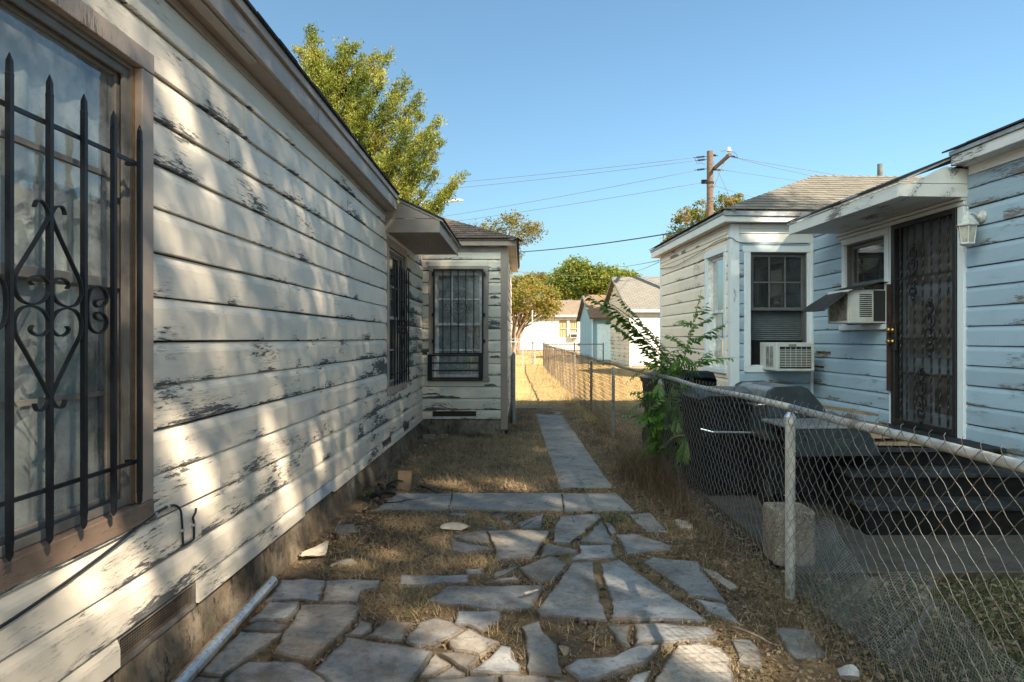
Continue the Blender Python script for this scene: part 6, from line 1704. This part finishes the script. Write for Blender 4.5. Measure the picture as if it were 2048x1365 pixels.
broad('oak_tree', 'broad dense green oak crown rising behind the far white house', (6.5, 80, .6), [bl(1160, 565, 80, 55, 36, 4, 3), bl(1205, 568, 80, 50, 36, 4, 3), bl(1120, 575, 80, 30, 28, 3, 1.2), bl(1150, 540, 80, 30, 20, 3, 1), bl(1215, 590, 80, 45, 25, 3, 1)], 620, 40, .75, .19, 'leaf_oak', [([(8, 80, 0), (8.2, 80, 4), (9, 80, 8)], .4, .15)])
broad('oak_tree', 'small green treetop showing just left of the garage roof peak', (12, 84, .6), [bl(1250, 556, 84, 26, 13, 2.5, 1), bl(1235, 575, 84, 34, 18, 2.5, 1)], 150, 36, .6, .18, 'leaf_oak', [([(13, 84, 0), (13, 84, 5), (13.4, 84, 7)], .25, .1)])
broad('pale_tree', 'pale green treetop showing just above the crape myrtle', (1.5, 90, .6), [bl(1075, 560, 90, 24, 14, 2, 1), bl(1060, 575, 90, 30, 16, 2, 1)], 110, 36, .6, .18, 'leaf_small', [([(2, 90, 0), (2, 90, 5), (2, 90, 8)], .25, .1)])
broad('elm_tree', 'wispy small leaved tree rising behind the brown hip roof', (-.5, 26, .1), [bl(1030, 465, 26, 45, 32, 1.2, 3), bl(1065, 462, 26, 22, 22, .8, 1), bl(985, 455, 26, 28, 16, .8, 1), bl(1022, 436, 26, 22, 14, .6, .7), bl(1030, 505, 26, 14, 18, .4, .5), bl(960, 465, 26, 26, 16, .6, .6), bl(1020, 535, 26, 10, 10, .3, .25)], 250, 20, .17, .045, 'leaf_small', [([(-.75, 26, 0), (-.85, 26, 3), V3(1010, 500, 26), V3(1030, 440, 26)], .11, .02), ([V3(1010, 510, 26), V3(1040, 480, 26.2), V3(1075, 455, 26.3)], .03, .008), ([V3(1005, 505, 26), V3(985, 475, 26), V3(965, 455, 25.8)], .03, .008)], 'bark', .8, .3, twig=(V3(1010, 500, 26), 40, .009))
broad('autumn_tree', 'bushy tree with reddish leaves behind the utility pole', (10.5, 38, .3), [bl(1380, 450, 38, 34, 34, 1.4, 2), bl(1360, 490, 38, 34, 28, 1.2, 1.5), bl(1440, 420, 38, 30, 26, 1.2, 1.5), bl(1470, 408, 38, 24, 18, 1., 1), bl(1400, 425, 38, 20, 24, 1, .8), bl(1340, 480, 38, 14, 18, .6, .5), bl(1460, 450, 38, 50, 30, 1.2, 1)], 330, 32, .26, .075, 'leaf_autumn', [([(10.6, 38, 0), (10.7, 38, 3), (10.9, 38, 6.5)], .2, .05)], 'bark', .8, .5)

# shade trees beyond the white house: their leaves keep the near yard in shade, gaps between them let the sun through
def wl(u, v, d=.02): Y = (1.616 - d) * F / (U0 - u); return W(u, v, Y)
gaps = [(wl(u, v), r) for u, v, r in ((368,868,.10),(380,910,.14),(395,960,.14),(405,995,.10),(535,850,.09),(552,900,.12),(565,945,.12),(580,985,.11),(560,1025,.10),(596,1040,.09),(450,1050,.12),(460,1095,.11),(282,1178,.14),(268,1210,.10),(165,1135,.12),(388,1135,.11),(635,890,.09),(642,930,.09),(698,885,.07),(735,880,.07),
    (590,1105,.15),(562,1135,.13),(625,1065,.12),(432,1210,.13),(455,1180,.10),(392,1262,.15),(332,180,.06),(362,235,.08),(375,265,.06),(510,372,.05),(540,402,.05),(432,412,.04),(640,600,.08),(665,640,.06),(740,470,.06),(772,440,.08),(610,610,.05))]
gaps += [(G(u, v), r) for u, v, r in ((1010,968,.22),(1040,975,.14),(890,970,.17),(935,978,.12),(1240,1150,.20),(1262,1172,.14),(1050,1075,.16),(1010,1085,.12),(1200,1100,.12),(1615,1272,.17),(1390,1305,.20),(1420,1325,.15),(1320,1275,.13),(850,1240,.16),(965,1290,.2),(905,1312,.18),(930,1258,.14),(1000,1320,.16),(1050,1195,.12),(1120,1010,.1),(1180,1120,.10),(1310,1008,.0),(770,1110,.12),(1085,905,.12),(960,1130,.1))]
gaps += [(world_of((t_, 8.72, 2.96)), .15) for t_ in (3.35, 3.5, 3.65, 3.8)] + [(Vector((1.59, 2.6, .65)), .22), (Vector((1.6, 3.4, .75)), .14)]
gaps += [(world_of((t_, s_, 3.9 - (10.6 - s_) * .35)), .5) for t_ in (4.3, 5., 5.7, 6.4, 7.2) for s_ in (9.5, 10.1, 10.6)]
broad('shade_tree', 'large leafy shade tree standing beyond the near end of the white house', (9.5, -6.5, 0), [(8.8, -4.2, 11.6, 4.3, 5.2, 2.6, 3)], 1300, 76, 1.25, .052, 'leaf_shade', [([(9.5, -6.5, 0), (9.3, -6, 4), (9, -5, 8.5), (8.7, -4.2, 12)], .35, .1), ([(9.2, -5.6, 6), (7.5, -3.5, 9), (6.5, -2.5, 11)], .14, .04), ([(9.1, -5.4, 7), (10.5, -3, 10), (11, -2, 12)], .14, .04)], gaps=gaps, shell=.2)
broad('shade_tree', 'leafy shade tree overhanging the roof of the white house', (12.5, 2.5, 0), [(6.7, .2, 11.4, 2.7, 3.1, 2.2, 1.4), (8.9, 1.8, 12.2, 1.9, 1.9, 1.8, .8)], 800, 76, 1.1, .052, 'leaf_shade', [([(12.5, 2.5, 0), (12, 2.3, 5), (10, 1.8, 9.5), (8.5, 1.2, 12)], .3, .08), ([(11, 2, 7.5), (8, .8, 10), (6.4, .3, 11.5)], .12, .03)], gaps=gaps, shell=.2)

# ------------------------------------------------------------------ buildings behind
def gable_clap(th, fr, L, zb, ze, zr, pitch, mat, over=0):
    """Siding on a gable end: full courses to the eave, shortening courses above."""
    clap(th, fr, L, zb, ze, pitch, zb, [], mat, seglen=3)
    z = ze; k = 0
    while z < zr - .05:
        f = (z + pitch * .5 - ze) / (zr - ze); a = L / 2 * f
        clap(th, (fr[0] + fr[1] * a, fr[1], fr[2]), L - 2 * a, z, min(z + pitch, zr), pitch, z, [], mat, seglen=4); z += pitch
ga = Thing('garage', 'weathered white garage with grey shingle roof and peeling gable', 'garage', (6.88, 31.7, .15), TH)
gf = (Vector((6.88, 31.7, 0)), X3, -Y3); gs = (Vector((6.88, 31.7, 0)), Y3, -X3)
clap(ga, gf, 7, .2, 2.98, .205, .2, [], M['garage_white'], seglen=3.5)
gable_clap(ga, gs, 7, .2, 2.98, 4.75, .205, M['garage_old'])
mb = MB(); mb.box((6.9, 31.72, .0), (13.9, 38.7, 3.0)); mb.prism([(6.9, 31.72, 3.0), (6.9, 38.7, 3.0), (6.9, 35.2, 4.7)], (7, 0, 0)); P(ga, 'wall', mb, M['dark_gap'])
mb = MB(); mb.box((6.86, 31.66, .1), (6.96, 31.72, 2.98)); P(ga, 'corner_board', mb, M['garage_white'])
gslope = (4.86 - 2.92) / (35.2 - 31.45)
mb = MB(); mb.prism([(6.66, 31.42, 2.93), (6.66, 35.2, 4.86), (6.66, 38.98, 2.93), (6.66, 38.98, 3.0), (6.66, 35.2, 4.94), (6.66, 31.42, 3.0)], (7.6, 0, 0)); P(ga, 'roof', mb, far_roof('garage_shingle', (.165, .155, .138), (.21, .198, .178), (1, 1.12, 1)))
mb = MB(); mb.prism([(6.63, 31.42, 2.86), (6.63, 35.2, 4.80), (6.63, 38.98, 2.86), (6.63, 38.98, 2.96), (6.63, 35.2, 4.92), (6.63, 31.42, 2.96)], (.03, 0, 0)); P(ga, 'bargeboard', mb, M['garage_old'])
mb = MB(); mb.box((6.67, 31.40, 2.85), (14.2, 31.43, 2.97)); P(ga, 'fascia', mb, M['garage_white'])
mb = MB(); mb.box((8.6, 31.55, 2.62), (8.75, 31.68, 2.78)); P(ga, 'floodlight', mb, M['rail'])
bs = Thing('blue_shed', 'small pale blue shed with steep brown shingle roof beyond the fence', 'shed', (5.84, 36.8, .33), TH)
mb = MB(); mb.box((5.84, 36.8, .2), (8.6, 42, 2.78)); mb.prism([(5.84, 36.8, 2.78), (5.84, 42, 2.78), (5.84, 39.4, 4.05)], (2.76, 0, 0)); P(bs, 'wall', mb, M['blue'])
for y in (38.1, 39.4, 40.7):
    mb = MB(); mb.box((5.825, y, .3), (5.838, y + .04, 2.9)); P(bs, 'batten', mb, M['blue'])
mb = MB(); mb.box((5.80, 36.76, .25), (5.86, 36.84, 2.75)); P(bs, 'corner_board', mb, plain('pale_blue_trim', (.45, .58, .64), .6))
mb = MB(); mb.prism([(5.62, 36.5, 2.66), (5.62, 39.4, 4.13), (5.62, 42.3, 2.66), (5.62, 42.3, 2.75), (5.62, 39.4, 4.23), (5.62, 36.5, 2.75)], (3.3, 0, 0)); P(bs, 'roof', mb, far_roof('shed_shingle', (.18, .12, .08), (.23, .16, .105)))
mb = MB(); mb.prism([(5.60, 36.5, 2.60), (5.60, 39.4, 4.08), (5.60, 42.3, 2.60), (5.60, 42.3, 2.68), (5.60, 39.4, 4.16), (5.60, 36.5, 2.68)], (.02, 0, 0)); P(bs, 'bargeboard', mb, M['blue'])
mb = MB(); mb.box((6.1, 36.78, .35), (7.3, 36.797, 2.4)); P(bs, 'door', mb, plain('shed_door_paint', (.50, .62, .68), .6))
nb = Thing('back_shed', 'plain white outbuilding standing hidden behind the wing of the white house', 'shed', (7.6, 22.0, .1), TH)
mb = MB(); mb.box((7.6, 22.0, 0), (12.5, 27.5, 2.9)); mb.prism([(7.6, 22.0, 2.9), (7.6, 27.5, 2.9), (7.6, 24.75, 4.6)], (4.9, 0, 0)); P(nb, 'wall', mb, M['garage_white'])
mb = MB(); mb.prism([(7.4, 21.7, 2.78), (7.4, 24.75, 4.66), (7.4, 27.8, 2.78), (7.4, 27.8, 2.86), (7.4, 24.75, 4.76), (7.4, 21.7, 2.86)], (5.3, 0, 0)); P(nb, 'roof', mb, M['shingle_grey'])
mb = MB(); mb.box((9.2, 21.97, .1), (10.2, 21.998, 2.1)); P(nb, 'door', mb, M['blue'])
fh = Thing('far_house', 'distant single storey white house with brown roof and two barred windows', 'house', (2, 58, .42))
ff2 = (Vector((-5, 58, 0)), X3, -Y3)
def fx_(u): return (u - U0) / F * 58 + 5
w1 = (fx_(1118), fx_(1134), 1.66, 3.22); w2 = (fx_(1139), fx_(1155), 1.66, 3.22)
clap(fh, ff2, 16, .55, 3.6, .20, .55, [w1, w2], M['far_white'], seglen=5)
wallpanel(fh, ff2, 16, .2, 3.65, [w1, w2], M['dark_gap'])
mb = MB(); mb.obox(ff2, -.01, 16.01, -.1, .0, .2, .55); P(fh, 'foundation', mb, M['found'])
shade_m = plain('drawn_yellow_shade', (.50, .40, .22), .8)
for wi in (w1, w2):
    mb = MB(); t = .09
    mb.obox(ff2, wi[0] - t, wi[0], 0, .04, wi[2], wi[3]); mb.obox(ff2, wi[1], wi[1] + t, 0, .04, wi[2], wi[3]); mb.obox(ff2, wi[0] - t, wi[1] + t, 0, .045, wi[3], wi[3] + t); mb.obox(ff2, wi[0] - t, wi[1] + t, 0, .05, wi[2] - t, wi[2])
    wv = P(fh, 'window', mb, M['far_white'])
    mb = MB(); mb.obox(ff2, wi[0], wi[1], -.12, -.08, wi[2], wi[3]); P(wv, 'shade', mb, shade_m)
    mb = MB(); mb.obox(ff2, wi[0], wi[1], -.05, -.02, (wi[2] + wi[3]) / 2 - .03, (wi[2] + wi[3]) / 2 + .03); P(wv, 'sash', mb, M['far_white'])
    for k in range(1, 5):
        x = wi[0] + (wi[1] - wi[0]) * k / 5; mb = MB(); mb.obox(ff2, x - .012, x + .012, .02, .045, wi[2], wi[3]); P(wv, 'bar', mb, M['iron'])
mb = MB(); mb.prism([(-5.4, 57.6, 3.62), (11.4, 57.6, 3.62), (11.4, 62, 5.15), (-5.4, 62, 5.15)], (0, 0, .07)); mb.prism([(-5.4, 62, 5.15), (11.4, 62, 5.15), (11.4, 66.4, 3.62), (-5.4, 66.4, 3.62)], (0, 0, .07)); P(fh, 'roof', mb, far_roof('far_shingle', (.20, .15, .11), (.26, .20, .145)))
mb = MB(); mb.box((-5.4, 57.57, 3.50), (11.4, 57.6, 3.66)); P(fh, 'fascia', mb, M['far_white'])
mb = MB(); mb.box((-4.9, 58.2, .2), (10.9, 66, 3.6)); P(fh, 'wall', mb, M['far_white'])
acf = Thing('air_conditioner', 'tiny window air conditioner under the right window of the distant house', 'air conditioner', (4.6, 57.7, 1.7))
mb = MB(); mb.box((fx_(1140) - 5, 57.55, 1.64), (fx_(1154) - 5, 57.97, 2.08)); P(acf, 'cabinet', mb, M['ac_white'])
mb = MB(); mb.box((fx_(1141) - 5, 57.53, 1.70), (fx_(1153) - 5, 57.548, 1.95)); P(acf, 'grille', mb, M['ac_dark'])
sh_ = Thing('shrub', 'low dry shrub in front of the distant white house', 'shrub', (5.0, 50, .4))
V, Fc, tn, _ = crown_leaves([(5.0, 50, .95, .75, .6, .6, 1)], 60, 30, .2, .06, .3); mesh_np('foliage', V, Fc, M['leaf_small'], sh_, tint=tn)

# ------------------------------------------------------------------ utility pole and wires
PY = 32.0; px = W(1420, 303, PY)
up = Thing('utility_pole', 'brown wooden utility pole with one crossarm and insulators above the roofs', 'pole', (px.x, PY, .15))
mb = MB(); mb.lathe([(.19, 0), (.155, px.z)], (px.x, PY, 0), 14); P(up, 'shaft', mb, M['pole'], smooth=False)
arm_z = 9.95
mb = MB(); mb.box((px.x + .17, PY - 2.35, arm_z - .07), (px.x + .29, PY + .25, arm_z + .07)); P(up, 'crossarm', mb, M['pole'])
mb = MB(); mb.tube([(px.x + .3, PY - 1.3, arm_z - .05), (px.x + .17, PY, arm_z - 1.0)], .02, 5); P(up, 'arm_brace', mb, M['steel'])
mb = MB(); mb.lathe([(.02, 0), (.03, .1), (.11, .12), (.12, .18), (.07, .2), (.1, .24), (.06, .3), (.02, .32)], (px.x + .23, PY - 2.2, arm_z + .07), 10); P(up, 'insulator', mb, M['porcelain'])
def insul(a, b):
    a, b = Vector(a), Vector(b); mb = MB(); d = (b - a)
    mb.tube([a, b], .018, 5)
    n = 6
    for k in range(n): mb.lathe([(.02, -.02), (.055, -.012), (.055, .012), (.02, .02)], a.lerp(b, .2 + .6 * k / n), 8, d)
    P(up, 'insulator', mb, M['char'])
LFT = [(1388, 316, 9), (1392, 322, 9), (1390, 341, 9), (1404, 365, 9)]
for (u, v, n_) in LFT[:3]: insul(W(1413, v - 3 if n_ else v, PY), W(u - 2, v, PY))
for (u, v, du) in ((1436, 312, 0), (1476, 316, 0), (1448, 341, 0)): insul(W(1420 if u != 1476 else 1452, v - (2 if u != 1476 else 6), PY if u != 1476 else PY - 2), W(u, v, PY if u != 1476 else PY - 2))
mb = MB(); mb.lathe([(.2, -.04), (.2, .04)], (px.x, PY, W(0, 366, PY).z), 12); mb.box((px.x - .42, PY - .05, W(0, 368, PY).z), (px.x - .15, PY + .05, W(0, 360, PY).z)); P(up, 'spool_bracket', mb, M['char'])
mb = MB(); mb.tube(crom([W(1476, 317, PY - 2), W(1470, 306, PY - 2), W(1455, 302, PY - 2), W(1442, 303, PY - 1)], 4), .012, 4); mb.tube(crom([W(1390, 316, PY), W(1395, 328, PY), W(1402, 326, PY), W(1410, 330, PY)], 4), .012, 4); P(up, 'jumper_wire', mb, M['powerline'])
def wire(label, a, b, sag, r=.011, m='powerline'):
    a, b = Vector(a), Vector(b); mb = MB(); n = 24
    mb.tube([a.lerp(b, i / n) - Zv * (sag * 4 * (i / n) * (1 - i / n)) for i in range(n + 1)], r, 5)
    return tag(P(None, 'power_line', mb, M[m], smooth=True), label, 'power line', 'overhead lines in the sky')
wire('topmost power line running left from the pole top to the cedar', W(1386, 316, PY), W(300, 395, 52), .5)
wire('second power line running left just below the topmost line', W(1388, 322, PY), W(300, 412, 50), .5)
wire('third power line running left behind the street lamp', W(1388, 342, PY), W(300, 500, 50), .6)
wire('lowest power line running left from the bracket on the pole', W(1402, 366, PY), W(300, 505, 50), .5)
wire('upper power line running right from the crossarm end', W(1478, 317, PY - 2), W(2300, 415, 52), .5)
wire('slanting power line dropping from the crossarm to the ridge', W(1470, 316, PY - 2), W(1800, 378, 40), .2)
wire('lower power line running right from the pole side', W(1450, 341, PY), W(2300, 430, 52), .4)
wire('thin line falling from the pole behind the grey roof', W(1430, 372, PY), W(1560, 405, 50), .1)
wire('guy wire slanting down from the pole through the autumn leaves', W(1426, 322, PY), W(1500, 480, 31), .0, .013)
wire('thick black service cable crossing from pole bracket to the brown roof', W(1490, 441, 14.6), W(930, 506, 34), .25, .018, 'cable')
wire('thin cable low in the sky left of the oak crown', W(1200, 551, 60), W(960, 534, 40), .2)
wire('short cable rising to the eave of the wing from behind the oak', W(1225, 532, 60), world_of((3.3, 12.55, 0)).xyz + Zv * 3.08, .1, .008)
wire('second short cable meeting the eave of the wing', W(1262, 542, 60), world_of((3.3, 12.55, 0)).xyz + Zv * 3.05, .1, .007)
sl_t = Thing('street_lamp', 'white street lamp arm sticking out beside the cedar', 'street lamp', tuple(W(830, 690, 45).xy) + (.4,))
q = W(830, 405, 45)
mb = MB(); mb.lathe([(.10, .3), (.07, q.z)], (q.x, 45, 0), 10); P(sl_t, 'pole', mb, M['rail'])
mb = MB(); mb.tube([q, W(860, 408, 45), W(905, 403, 45)], .055, 8); P(sl_t, 'arm', mb, M['lamp_white'])
mb = MB(); mb.tube([W(902, 403.5, 45), W(908, 402, 45), W(918, 400.5, 45), W(926, 401.5, 45)], .11, 10, r1=.07); P(sl_t, 'lamp_head', mb, M['lamp_white'], smooth=True)
